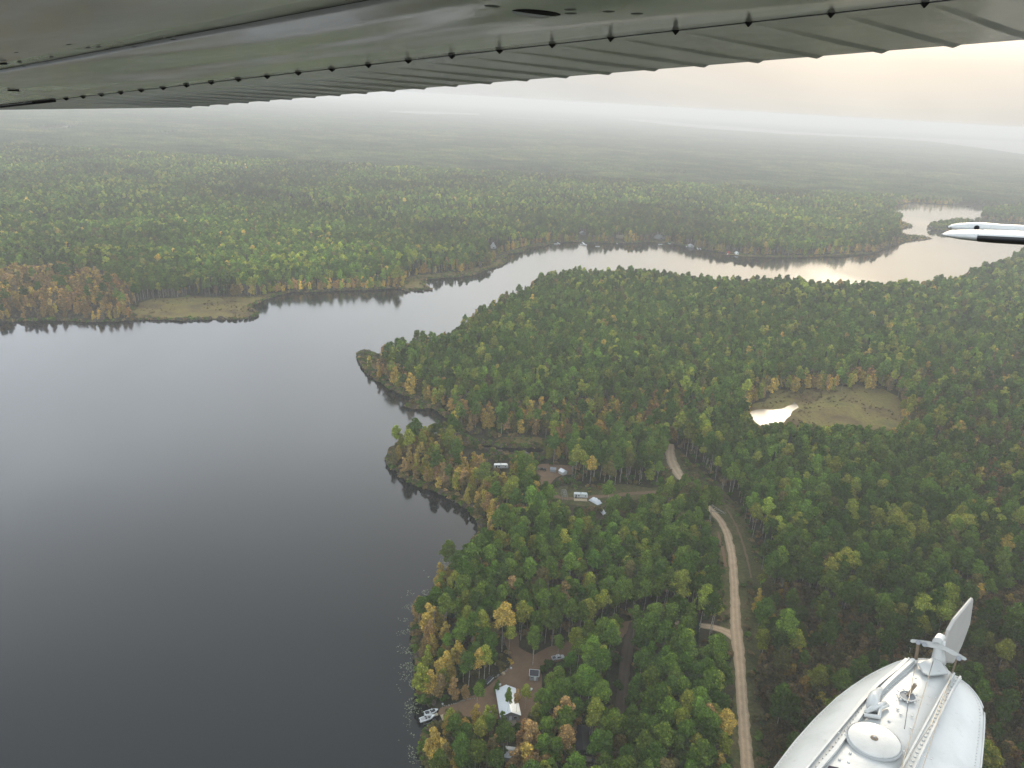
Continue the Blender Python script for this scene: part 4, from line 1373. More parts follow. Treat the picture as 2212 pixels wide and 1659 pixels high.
def pickup(name, label, loc, yaw, body, suv=False):
    t = empty(name, loc, yaw)
    tag(t, label, 'pickup truck')
    low = [(-2.75, 0.55), (-2.75, 1.12), (0.55, 1.15), (1.15, 1.18), (2.45, 1.05), (2.72, 0.9), (2.72, 0.5)]
    prism(low, -0.95, 0.95).build('body', body, t, bevel=0.04)
    cabp = [(-0.95, 1.15), (-0.70, 1.85), (0.55, 1.88), (1.25, 1.17)] if not suv else [(-2.65, 1.15), (-2.45, 1.82), (0.55, 1.85), (1.25, 1.17)]
    m = MB()
    m.loft([[(x_, s * (0.90 if z_ < 1.3 else 0.74), z_) for x_, z_ in cabp] for s in (-1, 1)])
    c = m.build('cab', body, t, bevel=0.03)
    g = MB()
    g.add([(1.27, -0.80, 1.20), (1.27, 0.80, 1.20), (0.66, 0.68, 1.80), (0.66, -0.68, 1.80)], [(0, 1, 2, 3)])
    for s in (-1, 1):
        x0 = -0.8 if not suv else -2.4
        g.add([(x0, s * 0.905, 1.24), (1.0, s * 0.905, 1.24), (0.5, s * 0.775, 1.76), (x0 + 0.12, s * 0.775, 1.76)], [(0, 1, 2, 3)])
    g.build('windows', GLASSD, c)
    if not suv:
        b = MB().box(-2.68, -1.05, -0.80, 0.80, 0.95, 1.135)
        b.build('load_bed', plain('bed_liner', (0.05, 0.05, 0.055), 0.7), t)
        rl = MB()
        for s in (-1, 1):
            rl.box(-2.74, -1.0, min(s * 0.82, s * 0.94), max(s * 0.82, s * 0.94), 1.12, 1.3)
        rl.box(-2.75, -2.68, -0.9, 0.9, 1.12, 1.3)
        rl.build('bed_rail', body, t)
    for x_ in (-1.75, 1.75):
        for s in (-1, 1):
            wheel(t, x_, s * 0.88, 0.40, 0.40, 0.26, s)
    for s in (-1, 1):
        MB().box(2.66, 2.75, min(s * 0.55, s * 0.9), max(s * 0.55, s * 0.9), 0.75, 0.95).build('headlight', GREY, t)
    MB().box(2.68, 2.85, -0.92, 0.92, 0.45, 0.65).build('bumper', GREY, t)
    return t


pa, pb = gp(1192, 1426, LZ), gp(1219, 1421, LZ)
pickup('pickup_truck', 'white pickup truck parked on the dirt lane above the small shed', tuple((pa + pb) / 2), math.atan2(pb[1] - pa[1], pb[0] - pa[0]), WHITE)
pa, pb = gp(1181, 1018, LZ), gp(1161, 1013, LZ)
pickup('pickup_truck', 'black pickup truck with white trim in the upper clearing', tuple((pa + pb) / 2), math.atan2(pb[1] - pa[1], pb[0] - pa[0]) + 0.2, BLACK)


def travel_trailer(name, label, loc, yaw, L=8.3, W=2.5, detail=True):
    t = empty(name, loc, yaw)
    tag(t, label, 'travel trailer')
    h = L / 2
    prof = [(-h, 0.7), (-h + 0.05, 2.9), (-h + 0.5, 3.1), (h - 0.9, 3.1), (h - 0.25, 2.6), (h, 1.8), (h - 0.05, 1.0), (h - 0.5, 0.65)]
    prism(prof, -W / 2, W / 2).build('body', WHITE, t, bevel=0.05)
    s_ = MB()
    s_.box(-h + 0.3, h - 0.4, -W / 2 - 0.02, -W / 2 + 0.01, 0.75, 1.0)
    s_.build('skirt_stripe', GREY, t)
    for x_, wx in ((-1.4, 0.9), (2.6, 0.6)):
        window(t, x_, -W / 2, 1.7, wx, 0.65, 'y-', BLACK)
    door(t, -3.0, -W / 2, 0.75, 2.6, 'y-', GLASSD)
    MB().box(-0.6, 0.2, -0.4, 0.4, 3.1, 3.32).build('roof_vent', GREY, t, bevel=0.04)
    MB().box(-2.6, -2.2, -0.3, 0.3, 3.1, 3.25).build('roof_vent', DIRTYW, t)
    aw = MB()
    aw.path([(-3.8, -W / 2 - 0.1, 2.75), (1.8, -W / 2 - 0.1, 2.75)], 0.09)
    aw.build('rolled_awning', GREY, t)
    for x_ in (-0.8, 0.2):
        for s in (-1, 1):
            wheel(t, x_, s * (W / 2 - 0.1), 0.36, 0.36, 0.24, s)
    MB().bar((h - 0.5, -0.5, 0.6), (h + 1.2, 0, 0.55), 0.05, 4).bar((h - 0.5, 0.5, 0.6), (h + 1.2, 0, 0.55), 0.05, 4).build('hitch', BLACK, t)
    return t


ta = gp(1254.5, 1071, 1.5)
tt_ = travel_trailer('travel_trailer', 'white travel trailer with a pale wooden deck in front, in the trailer clearing', (ta[0], 405.0, LZ), math.radians(3))
dk = empty('deck', (44.2, 402.0, LZ), math.radians(3))
tag(dk, 'pale wooden deck along the front of the travel trailer', 'deck')
brd = None
for i in range(9):
    if brd is None:
        brd = MB().box(-3.9, 3.9, -1.32, -1.02, 0.4, 0.46).build('plank', WOODL, dk)
        first = brd
    else:
        c = first.copy(); col.objects.link(c); c.parent = dk
        c.location = (0, 0.30 * i, 0)
MB().box(-3.9, 3.9, -1.36, -1.33, 0.1, 0.45).build('fascia', WOODL, dk)

# pipe frame carport (bare hoops) beside the trailer
fr = empty('shelter_frame', tuple(gp(1219, 1073, LZ)), math.radians(4))
tag(fr, 'bare metal pipe frame of a shelter left of the travel trailer', 'shelter frame')
for i in range(5):
    y_ = -4.2 + i * 2.1
    MB().path([(-1.6, y_, 0), (-1.6, y_, 1.9), (-0.9, y_, 2.6), (0.9, y_, 2.6), (1.6, y_, 1.9), (1.6, y_, 0)], 0.06, 4).build('hoop', ALU, fr)
for x_, z_ in ((-1.6, 1.9), (-0.9, 2.62), (0, 2.64), (0.9, 2.62), (1.6, 1.9), (-1.6, 0.3), (1.6, 0.3)):
    MB().bar((x_, -4.2, z_), (x_, 4.2, z_), 0.05, 4).build('rail', ALU, fr)


def mound_tarp(name, label, loc, yaw, L, W, Hh, mat, cat, seed=1):
    t = empty(name, loc, yaw)
    tag(t, label, cat)
    r = np.random.default_rng(seed)
    nx, ny = 14, 10
    v, f = [], []
    for i in range(nx + 1):
        for j in range(ny + 1):
            a, b = i / nx * 2 - 1, j / ny * 2 - 1
            z_ = Hh * max(0, (1 - abs(a) ** 2.6)) ** 0.6 * max(0, (1 - abs(b) ** 2.2)) ** 0.6
            v.append((a * L / 2, b * W / 2, z_ * (0.9 + 0.2 * math.sin(i * 1.7 + seed)) + r.uniform(-0.04, 0.04)))
    for i in range(nx):
        for j in range(ny):
            q = i * (ny + 1) + j
            f.append((q, q + ny + 1, q + ny + 2, q + 1))
    MB().add(v, f).build('cover', mat, t, smooth=True)
    MB().path([(-L / 2, -W / 2, 0.08), (L / 2, -W / 2, 0.08), (L / 2, W / 2, 0.08), (-L / 2, W / 2, 0.08), (-L / 2, -W / 2, 0.08)], 0.05, 4).build('tie_rope', BLACK, t)
    return t


mound_tarp('covered_boat', 'large white tarpaulin cover humped over a load right of the travel trailer', tuple(gp(1286, 1084, LZ)), math.radians(-48), 7.5, 4.2, 2.4, TARP, 'tarpaulin', 2)
mound_tarp('covered_load', 'small white tarpaulin glimpsed through the trees below the larger one', tuple(gp(1303, 1108, LZ)), math.radians(-70), 5.5, 2.6, 1.8, TARP, 'tarpaulin', 3)

# upper clearing: two roofs and a camper
g1_, _, _ = gable_house('canopy_shelter', 'grey gabled shelter in the upper clearing, left of the white one', tuple(gp(1194.5, 1018, LZ)), math.radians(86), 2.8, 3.6, 2.0, 0.8, 0.2, GREY, SIDING)
g1_['category'] = 'shelter'
g2_, hw2, hl2 = gable_house('canopy_tent', 'white gabled tent in the upper clearing, right of the grey shelter', tuple(gp(1215.5, 1023, LZ)), math.radians(40), 3.6, 4.0, 2.0, 1.0, 0.2, TARP, DIRTYW)
g2_['category'] = 'tent'
g3_ = travel_trailer('camper', 'white camper half hidden by yellow-green aspens left of the upper clearing', tuple(gp(1082, 1012, LZ)), math.radians(8), 9.0, 2.5)

# skid loader, lumber, box, cooler, buckets, small boat on land
sk = empty('skid_loader', tuple(gp(1101, 1429, LZ)), math.radians(-50))
tag(sk, 'small yellow loader parked at the upper left edge of the dirt yard', 'loader')
prism([(-1.3, 0.5), (-1.3, 1.3), (-0.3, 1.5), (0.9, 1.0), (0.9, 0.5)], -0.55, 0.55).build('body', YELL, sk, bevel=0.05)
c = MB()
for x_ in (-0.3, 0.75):
    for s in (-1, 1):
        c.bar((x_, s * 0.5, 1.1), (x_, s * 0.5, 2.1), 0.05, 4)
c.box(-0.4, 0.85, -0.58, 0.58, 2.1, 2.18)
c.build('cage', BLACK, sk)
MB().bar((-1.0, 0.62, 1.4), (1.4, 0.62, 0.7), 0.07, 4).bar((-1.0, -0.62, 1.4), (1.4, -0.62, 0.7), 0.07, 4).build('lift_arm', YELL, sk)
prism([(1.35, 0.15), (1.35, 0.75), (1.55, 0.75), (2.0, 0.2), (2.0, 0.1)], -0.85, 0.85).build('bucket', YELL, sk)
for x_ in (-0.8, 0.55):
    for s in (-1, 1):
        wheel(sk, x_, s * 0.70, 0.38, 0.38, 0.28, s)

lp = empty('lumber_stack', tuple(gp(1081, 1435, LZ)), math.radians(-6))
tag(lp, 'low stack of pale boards among the trees left of the loader', 'lumber')
fb = None
for k in range(3):
    for i in range(5 - k):
        x0 = -0.9 + i * 0.36 + k * 0.18
        if fb is None:
            fb = MB().box(-2.3, 2.3, -0.14, 0.14, 0, 0.13).build('plank', WOODL, lp)
            fb.location = (0, x0, 0.1)
        else:
            cc_ = fb.copy(); col.objects.link(cc_); cc_.parent = lp
            cc_.location = (random.uniform(-.2, .2), x0, 0.1 + 0.145 * k)


def crate(name, label, cat, px, z, dims, mat, yaw=0.3, lid=None):
    t = empty(name, tuple(gp(px[0], px[1], LZ)), yaw)
    tag(t, label, cat)
    a, b, c3 = dims
    MB().box(-a / 2, a / 2, -b / 2, b / 2, 0, c3).build('box_body', mat, t, bevel=0.03)
    MB().box(-a / 2 - 0.03, a / 2 + 0.03, -b / 2 - 0.03, b / 2 + 0.03, c3, c3 + 0.08).build('lid', lid or mat, t, bevel=0.02)
    return t


crate('storage_box', 'pale wooden box on the left edge of the dirt yard', 'box', (1087.5, 1457), 0, (1.1, 1.1, 0.8), WOODL, 0.5)
crate('cooler', 'white chest by the upper left corner of the white-roofed house', 'cooler', (1079, 1481), 0, (1.2, 0.7, 0.7), WHITE, 0.1)
crate('equipment_box', 'small white box on the yard edge beside the brush', 'box', (1104, 1444.5), 0, (0.7, 0.5, 0.5), WHITE, 0.1)
crate('cargo_box', 'white box under the trees right of the white-roofed house', 'box', (1147, 1491), 0, (1.3, 0.7, 0.6), WHITE, 1.0)
for px_, lb in (((1218.5, 1441), 'small white bucket in the brush below the white pickup'), ((956, 1522), 'yellow-white bucket at the foot of the trees above the moored boats')):
    t = empty('bucket', tuple(gp(px_[0], px_[1], LZ)))
    tag(t, lb, 'bucket')
    n_ = 12
    MB().loft([[(r_2 * math.cos(6.283 * k / n_), r_2 * math.sin(6.283 * k / n_), z_) for k in range(n_)] for r_2, z_ in ((0.28, 0), (0.36, 0.55), (0.33, 0.55), (0.26, 0.06))]).build('pail', WHITE, t)
    MB().path([(0.36 * math.cos(a), 0.05, 0.55 + 0.25 * math.sin(a)) for a in np.linspace(0, math.pi, 7)], 0.015, 4).build('handle', GREY, t)
# red and white cart below the house's left side
kt = empty('garden_cart', tuple(gp(1059.5, 1538, LZ)), 0.2)
tag(kt, 'small red and white cart left of the white-roofed house', 'cart')
MB().box(-0.8, 0.8, -0.5, 0.5, 0.35, 0.7).build('tray', WHITE, kt, bevel=0.04)
MB().box(-0.75, 0.1, -0.4, 0.45, 0.7, 1.3).build('tank', REDP, kt, bevel=0.08)
for s in (-1, 1):
    wheel(kt, 0, s * 0.56, 0.3, 0.3, 0.14, s)
MB().bar((0.8, 0, 0.5), (1.5, 0, 0.8), 0.03, 5).build('handle', GREY, kt)
# flat trailer with dark cover and pale rail
ft = empty('utility_trailer', tuple(gp(1055, 1471, LZ)), math.atan2(*(gp(1064, 1461.5) - gp(1048, 1477))[[1, 0]]))
tag(ft, 'low utility trailer with a dark cover and a pale side rail under the aspens', 'trailer')
MB().box(-2.2, 2.2, -0.95, 0.95, 0.5, 0.62).build('bed', GREY, ft)
mt = MB()
mt.loft([[(x_, -0.9, 0.62), (x_, -0.6, 1.0 + 0.1 * math.sin(x_ * 2)), (x_, 0.6, 1.05 + 0.1 * math.sin(x_ * 3)), (x_, 0.9, 0.62)] for x_ in np.linspace(-2.1, 2.1, 8)])
mt.build('cover', TARPD, ft, smooth=True)
MB().box(-2.3, 2.3, -1.1, -0.97, 0.55, 0.85).build('side_rail', WHITE, ft)
for s in (-1, 1):
    wheel(ft, 0, s * 0.98, 0.33, 0.33, 0.2, s)
MB().bar((2.2, 0, 0.55), (3.3, 0, 0.5), 0.05, 4).build('drawbar', GREY, ft)

# cabin with the dark roof, and the white roof at the bottom
cb_, hwc, hlc = gable_house('cabin', 'dark cabin with a black roof and pale deck edge half hidden at the bottom', tuple(gp(1255, 1610, LZ)), math.radians(0), 7.2, 11, 2.6, 1.5, 0.4, SHING, SIDDK, ribs=0)
window(cb_, 1.2, -hlc, 0.9, 1.1, 1.3, 'y-', WHITE)
door(cb_, -1.0, -hlc, 0.9, 2.1, 'y-', SIDING)
MB().box(-3.4, 3.4, -hlc - 2.2, -hlc - 0.02, 0.5, 0.7).build('deck', WOOD, cb_)
rl = MB()
for k in range(8):
    x_ = -3.3 + k * 0.943
    rl.box(x_ - 0.04, x_ + 0.04, -hlc - 2.2, -hlc - 2.12, 0.7, 1.6)
rl.box(-3.4, 3.4, -hlc - 2.22, -hlc - 2.1, 1.6, 1.7)
rl.build('railing', DIRTYW, cb_)
for k_, (px_, lb) in enumerate(((1229, 1629), (1242, 1628)) and [((1229, 1630), 'white chair-high box left of the dark cabin deck'), ((1242, 1629), 'white box beside the dark cabin deck, nearer the cabin')]):
    crate('storage_box', lb, 'box', px_, 0, (0.9, 0.8, 1.2), WHITE, 0.2)
wr, _, _ = gable_house('outbuilding', 'low building with a white roof showing between orange trees at the bottom edge', tuple(gp(1114, 1637, LZ)), math.radians(84), 4.6, 7.5, 2.3, 1.0, 0.3, ROOFW, SIDING, ribs=0.9)


# boats -------------------------------------------------------------
def hull_mesh(L, W, Hh, n=14):
    rings = []
    for i in range(n + 1):
        t = i / n
        x_ = -L / 2 + L * t
        wv = W / 2 * (1 - max(0, (t - 0.45) / 0.55) ** 2.3) * (0.93 + 0.07 * min(1, t * 4))
        wv = max(wv, 0.02)
        kz = 0.0 + 0.55 * max(0, (t - 0.6) / 0.4) ** 2 * Hh
        dz = Hh * (1 + 0.18 * t * t)
        rings.append([(x_, -wv, dz), (x_, -wv * 0.8, kz + 0.25 * Hh), (x_, 0, kz), (x_, wv * 0.8, kz + 0.25 * Hh), (x_, wv, dz), (x_, wv - min(0.14, wv * 0.6), dz + 0.04), (x_, -wv + min(0.14, wv * 0.6), dz + 0.04)])
    return rings


def motor_boat(name, label, loc, yaw, L=6.0, W=2.3, cover=False, canvas=False):
    t = empty(name, loc, yaw)
    tag(t, label, 'motorboat')
    Hh = 0.95
    R_ = hull_mesh(L, W, Hh)
    MB().loft(R_).build('hull', WHITE, t, smooth=False)
    n = len(R_) - 1
    ci = MB()
    a, b = 1, int(n * (0.66 if not cover else 0.8))
    rings = []
    for i in range(a, b + 1):
        x_, wv, dz = R_[i][4]
        wv = wv - 0.28
        rings.append([(x_, -wv, dz + 0.06), (x_, wv, dz + 0.06), (x_, wv * 0.95, dz + 0.045), (x_, -wv * 0.95, dz + 0.045)])
    ci.loft(rings)
    ci.build('cockpit', TARPD if cover else plain('cockpit_sole', (0.30, 0.30, 0.29), 0.7), t)
    for s in (-1, 1):
        MB().box(-0.9, -0.3, min(s * 0.25, s * 0.75), max(s * 0.25, s * 0.75), Hh + 0.05, Hh + 0.45).build('seat', BLACK if not cover else DIRTYW, t, bevel=0.06)
    MB().box(0.25, 0.75, -0.8, -0.15, Hh + 0.05, Hh + 0.6).build('console', BLACK, t, bevel=0.05)
    MB().box(0.25, 0.7, 0.2, 0.85, Hh + 0.05, Hh + 0.5).build('console', DIRTYW, t, bevel=0.05)
    ws = MB()
    ws.add([(1.0, -0.85, Hh + 0.1), (1.35, 0, Hh + 0.12), (1.0, 0.85, Hh + 0.1), (0.75, -0.8, Hh + 0.55), (1.05, 0, Hh + 0.58), (0.75, 0.8, Hh + 0.55)], [(0, 1, 4, 3), (1, 2, 5, 4)])
    ws.build('windscreen', GLASSD, t)
    om = MB()
    om.box(-L / 2 - 0.45, -L / 2 - 0.02, -0.22, 0.22, Hh * 0.75, Hh + 0.55).box(-L / 2 - 0.3, -L / 2 - 0.12, -0.08, 0.08, -0.3, Hh * 0.75)
    om.build('outboard_motor', BLACK, t, bevel=0.04)
    MB().box(L * 0.2, L * 0.3, -0.15, 0.15, Hh + 0.1, Hh + 0.17).build('bow_hatch', TARPD, t)
    return t


ba, bb_ = gp(918.5, 1543, 0.5), gp(944, 1535, 0.5)
b1 = motor_boat('motorboat', 'white motorboat with a dark cockpit cover, upper one of the two at the shore', (((ba + bb_) / 2)[0], ((ba + bb_) / 2)[1], 0.12), math.atan2(bb_[1] - ba[1], bb_[0] - ba[0]), 5.6, 2.2, cover=True)
ba, bb_ = gp(909.5, 1557, 0.9), gp(936.5, 1548, 0.9)
yaw2 = math.atan2(bb_[1] - ba[1], bb_[0] - ba[0])
b2 = motor_boat('motorboat', 'white open motorboat with black seats, lower one standing on the boat lift', (((ba + bb_) / 2)[0], ((ba + bb_) / 2)[1], 0.55), yaw2, 6.0, 2.3)
dkc = gp(930, 1547.5, 0.4)
dck = empty('dock', (dkc[0], dkc[1], 0.0), yaw2)
tag(dck, 'narrow tan dock between the two white motorboats', 'dock')
fp0 = None
for i in range(16):
    if fp0 is None:
        fp0 = MB().box(-0.17, 0.17, -0.6, 0.6, 0.42, 0.5).build('plank', TAN, dck)
        fp0.location = (-3.0, 0, 0)
    else:
        c = fp0.copy(); col.objects.link(c); c.parent = dck
        c.location = (-3.0 + 0.385 * i, 0, 0)
for s in (-1, 1):
    MB().box(-3.2, 3.0, min(s * 0.5, s * 0.62), max(s * 0.5, s * 0.62), 0.25, 0.41).build('stringer', ALU, dck)
for x_ in (-2.9, 0, 2.7):
    for s in (-1, 1):
        MB().bar((x_, s * 0.68, -0.6), (x_, s * 0.68, 1.0), 0.05, 6).build('post', ALU, dck)
lf = empty('boat_lift', (b2.location[0], b2.location[1], 0.0), yaw2)
tag(lf, 'metal boat lift under the lower motorboat, standing in the shallow water', 'boat lift')
for s in (-1, 1):
    MB().box(-2.3, 2.3, min(s * 1.45, s * 1.57), max(s * 1.45, s * 1.57), 0.05, 0.17).build('side_beam', ALU, lf)
    MB().box(-1.9, 1.9, min(s * 0.5, s * 0.64), max(s * 0.5, s * 0.64), 0.38, 0.52).build('bunk', RUBBER, lf)
    for x_ in (-1.8, 1.8):
        MB().bar((x_, s * 1.5, -0.7), (x_, s * 1.5, 1.2), 0.06, 6).build('leg', ALU, lf)
for x_ in (-1.8, 1.8):
    MB().box(x_ - 0.06, x_ + 0.06, -1.5, 1.5, 0.2, 0.34).build('cross_beam', ALU, lf)
tp = empty('beach_board', tuple(gp(957, 1551, LZ)), 0.4)
tag(tp, 'pale board lying at the water end of the dirt yard', 'board')
fb2 = MB().box(-0.6, 0.6, -1.6, -0.05, 0.05, 0.2).build('plank', WOODL, tp)
fb3 = fb2.copy(); col.objects.link(fb3); fb3.parent = tp; fb3.location = (0, 1.62, 0.01)
# beaver lodge of sticks at the lower shore of the lake point
bs = empty('branch_jam', (gp(986, 1083, 0)[0], gp(986, 1083, 0)[1], -0.1), 0.3)
tag(bs, 'tangle of bleached branches in the water at the foot of the lake point', 'dead branches')
for k in range(11):
    a = random.uniform(0, 6.28)
    p1 = np.array([random.uniform(-2, 2), random.uniform(-1.5, 1.5), 0])
    p2 = p1 + np.array([math.cos(a) * 2.6, math.sin(a) * 1.6, random.uniform(0.4, 1.8)])
    MB().path([p1, (p1 + p2) / 2 + np.array([0, 0, 0.2]), p2], [0.09, 0.07, 0.03], 5).build('branch', M_bark, bs)
# logs by the road fork and stones along the yard edge
logs = [((1433, 1052), 8, 0.7), ((1437, 1057), 6, -0.6), ((1443, 1053), 4, 0.4), ((1447, 1056), 3, -0.2), ((1551, 1100), 9, -1.0), ((1556, 1104), 8, -0.7), ((1547, 1107), 7, -0.4), ((1474, 1050), 3, 0.1), ((1561, 1108), 6, -1.1)]
lgl = ['long bleached log lying across the side track by the road fork', 'bleached log crossing under the longer one by the road fork', 'short pale log at the upper side of the log tangle by the fork', 'stub of pale log right of the log tangle by the fork',
       'long fallen trunk in the brush beside the road bend', 'fallen pale trunk lying over the ditch by the road bend', 'fallen trunk nearest the gravel in the ditch by the road bend', 'short log on the clearing right of the fork', 'slim fallen trunk lowest of those by the road bend']
for ((lx, ly), ln, an), lb in zip(logs, lgl):
    p = gp(lx, ly, LZ)
    t = link_mesh('fallen_log', *tube([(-ln / 2, 0, 0.2), (0, 0.15, 0.25), (ln / 2, 0, 0.2)], [0.22, 0.18, 0.08], 7), M_bark)
    t.location = tuple(p); t.rotation_euler = (0, 0, an)
    tag(t, lb, 'log', 'fallen logs by the gravel road')
sb = None
v_, f_ = [], []
for k in range(46):
    t_ = k / 45
    q = R7(*( (650 + 210 * t_, 1262 - 55 * t_) if k % 2 else (1000 + 105 * t_, 1075 - 75 * t_)))
    p = gp(q[0] + random.uniform(-2, 2), q[1] + random.uniform(-1.5, 1.5), LZ)
    r0 = random.uniform(0.15, 0.42)
    o = len(v_)
    for i in range(3):
        for j in range(6):
            a = 6.283 * j / 6 + i
            rr = r0 * (1.0, 0.85, 0.4)[i] * random.uniform(0.8, 1.2)
            v_.append((p[0] + rr * math.cos(a), p[1] + rr * math.sin(a), p[2] + r0 * (0, 0.5, 0.8)[i]))
    for i in range(2):
        for j in range(6):
            f_.append((o + i * 6 + j, o + i * 6 + (j + 1) % 6, o + (i + 1) * 6 + (j + 1) % 6, o + (i + 1) * 6 + j))
    f_.append(tuple(o + 12 + j for j in range(6)))
tag(link_mesh('rubble', v_, f_, STONE), kind='stuff')


# lily pads along the shore ------------------------------------------
def lilies():
    r = np.random.default_rng(8)
    pts_ = []
    line = [(985, 1195), (940, 1235), (912, 1270), (890, 1310), (880, 1370), (882, 1420), (888, 1470), (893, 1530), (900, 1600), (905, 1659), (905, 1720)]
    L = np.array([gp(a, b)[:2] for a, b in line])
    for i in range(len(L) - 1):
        m = int(np.linalg.norm(L[i + 1] - L[i]) * 14)
        t = r.uniform(0, 1, (m, 1))
        base = L[i] * (1 - t) + L[i + 1] * t
        pts_.append(base + r.normal(size=(m, 2)) * [2.4, 1.6])
    P = np.concatenate(pts_)
    nz = vnoise(P[:, 0] * 1.0, P[:, 1], 3.0, 21) * 0.6 + vnoise(P[:, 0], P[:, 1], 9, 22) * 0.4
    P = P[(nz > 0.54) & ~inside(P, near)]
    v, f = [], []
    for x_, y_ in P:
        a0, rr = r.uniform(0, 6.28), r.uniform(0.10, 0.26)
        o = len(v)
        for k in range(6):
            a = a0 + 5.6 * k / 5
            v.append((x_ + rr * math.cos(a), y_ + rr * math.sin(a), 0.015 + r.uniform(0, 0.03)))
        f.append(tuple(range(o, o + 6)))
    return v, f


tag(link_mesh('lily_pads', *lilies(), plain('lily_pad', (0.13, 0.15, 0.075), 0.45)), kind='stuff')


# reeds and low brush on the very edge of the shores
def edge_ring(ring, step, near_d):
    out = []
    for i in range(len(ring)):
        a, b = ring[i], ring[(i + 1) % len(ring)]
        L = np.linalg.norm(b - a)
        m = (a + b) / 2
        if np.hypot(*m) > near_d or L > 200 or m[1] < 50:
            continue
        for t in np.arange(0, 1, step / max(L, step)):
            out.append(a + (b - a) * t)
    return np.array(out)


E_ = np.concatenate([edge_ring(near, 0.7, 900), edge_ring(near, 0.7, 900), edge_ring(near, 0.8, 900), edge_ring(far, 1.4, 1500), edge_ring(far, 2.0, 1500), edge_ring(islet, 0.8, 900)])
E_ = E_ + rng.normal(size=E_.shape) * rng.uniform(0.4, 2.2, (len(E_), 1))
E_ = E_[(inside(E_, near) | inside(E_, far) | inside(E_, islet)) | (np.minimum(seg_dist(E_, near), seg_dist(E_, far)) < 0.5)]
ep = proj(np.c_[E_, np.zeros(len(E_))])
ke = (ep[:, 0] > -40) & (ep[:, 0] < 2260) & (ep[:, 1] < 1720)
ke &= ~((ep[:, 0] > 904) & (ep[:, 0] < 960) & (ep[:, 1] > 1524) & (ep[:, 1] < 1572))
E_, ep = E_[ke], ep[ke]
se = rng.uniform(0.45, 1.15, len(E_))
te = np.array([OL, BR, G1, GB, G2])[rng.integers(0, 5, len(E_))] * rng.uniform(0.7, 1.2, (len(E_), 1))
planting('shoreline_shrubbery', 'shrub', np.c_[E_, np.full(len(E_), 0.05)], rng.integers(0, 3, len(E_)) + np.where(np.hypot(*E_.T) < 600, 3, 6), rng.uniform(0, 6.28, len(E_)), np.c_[se, se, se], te)


# far shore cabins, docks, boats -------------------------------------
def zp(x, y):
    return (1044 + x * 0.2767, 475.2 + y * 0.2767)


def far_house(px, W, L, label, roof, wall, yaw=0.3, steep=0.5, cat='cabin', hh=2.6):
    p = gp(px[0], px[1], LZ)
    t, a, b = gable_house('cabin', label, tuple(p), yaw, W, L, hh, W * steep, 0.4, roof, wall)
    t['category'] = cat
    window(t, 0.0, -b, 0.9, W * 0.35, 1.2, 'y-')
    return t


far_house(zp(78, 218), 8, 9, 'white steep-gabled cabin at the far end of the marsh, left end of the far bay', WHITE, WHITE, 0.15, 0.75)
far_house(zp(775, 112), 9, 9, 'pale cabin high in the trees above the long dock of the far bay', DIRTYW, SIDING, 0.3, 0.35)
far_house(zp(1372, 146), 15, 12, 'large grey-roofed house among the trees of the far shore', plain('grey_roof', (0.17, 0.18, 0.18), 0.6), SIDING, 0.5, 0.3)
far_house(zp(1065, 140), 9, 12, 'low brown cabin above the far shore, right of the long dock', WOOD, WOOD, 1.2, 0.3)
far_house(zp(1620, 210), 8, 8, 'grey boathouse at the far shore beside a pair of small docks', SIDING, SIDING, 0.2, 0.3)
far_house(zp(1978, 268), 5, 6, 'small white hut at the right end of the far shore', WHITE, WHITE, 0.2, 0.4)
far_house(zp(1916, 262), 3, 4, 'tiny red hut beside a white slip at the right end of the far shore', REDP, REDP, 0.2, 0.4)
far_house((1548, 395.5), 26, 16, 'white farm building in a gap of the distant forest', WHITE, WHITE, 0.2, 0.2, 'farm building', 8)
far_house((1522, 388), 14, 9, 'smaller pale shed left of the white farm building in the distant forest', WHITE, DIRTYW, 0.2, 0.2, 'farm building', 6)


def far_dock(a, b, w_, label):
    p, q = gp(*zp(*a), 0.0), gp(*zp(*b), 0.0)
    d = q - p
    L = np.hypot(d[0], d[1])
    t = empty('dock', (p[0], p[1], 0), math.atan2(d[1], d[0]))
    tag(t, label, 'dock', 'docks along the far shore')
    MB().box(0, L, -w_ / 2, w_ / 2, 0.5, 0.75).build('deck', WHITE, t)
    for k in range(max(2, int(L / 4))):
        MB().bar((0.5 + k * (L - 1) / max(1, int(L / 4) - 1), w_ / 2, -0.6), (0.5 + k * (L - 1) / max(1, int(L / 4) - 1), w_ / 2, 1.3), 0.1, 5).build('post', GREY, t)


far_dock((578, 178), (598, 191), 1.6, 'leftmost short white dock of the far bay')
far_dock((770, 172), (792, 194), 2.0, 'long white dock below the pale cabin in the far bay')
far_dock((792, 194), (810, 197), 2.4, 'cross piece at the outer end of the long white dock')
far_dock((1030, 176), (1048, 188), 1.8, 'white dock below the low brown cabin')
far_dock((1412, 174), (1460, 188), 1.8, 'white dock below the large grey-roofed house')
far_dock((1592, 203), (1584, 211), 1.6, 'short white dock left of the grey boathouse')
far_dock((1664, 213), (1678, 232), 1.6, 'left one of the twin docks right of the grey boathouse')
far_dock((1680, 216), (1700, 232), 1.6, 'right one of the twin docks right of the grey boathouse')
far_dock((1918, 255), (1904, 272), 1.8, 'white slip in front of the tiny red hut')
for (a, lb, yw) in (((568, 188), 'small white boat left of the leftmost dock in the far bay', 0.3), ((893, 208), 'lone white boat at anchor in the far bay', 0.1), ((772, 192), 'small white boat left of the long dock', 0.2), ((1382, 192), 'small white boat below the large grey-roofed house', 0.2),
                    ((1420, 178), 'white boat tied to the dock of the large grey-roofed house', 0.4)):
    p = gp(*zp(*a), 0)
    motor_boat('motorboat', lb, (p[0], p[1], -0.1), yw, 7.5, 2.8)

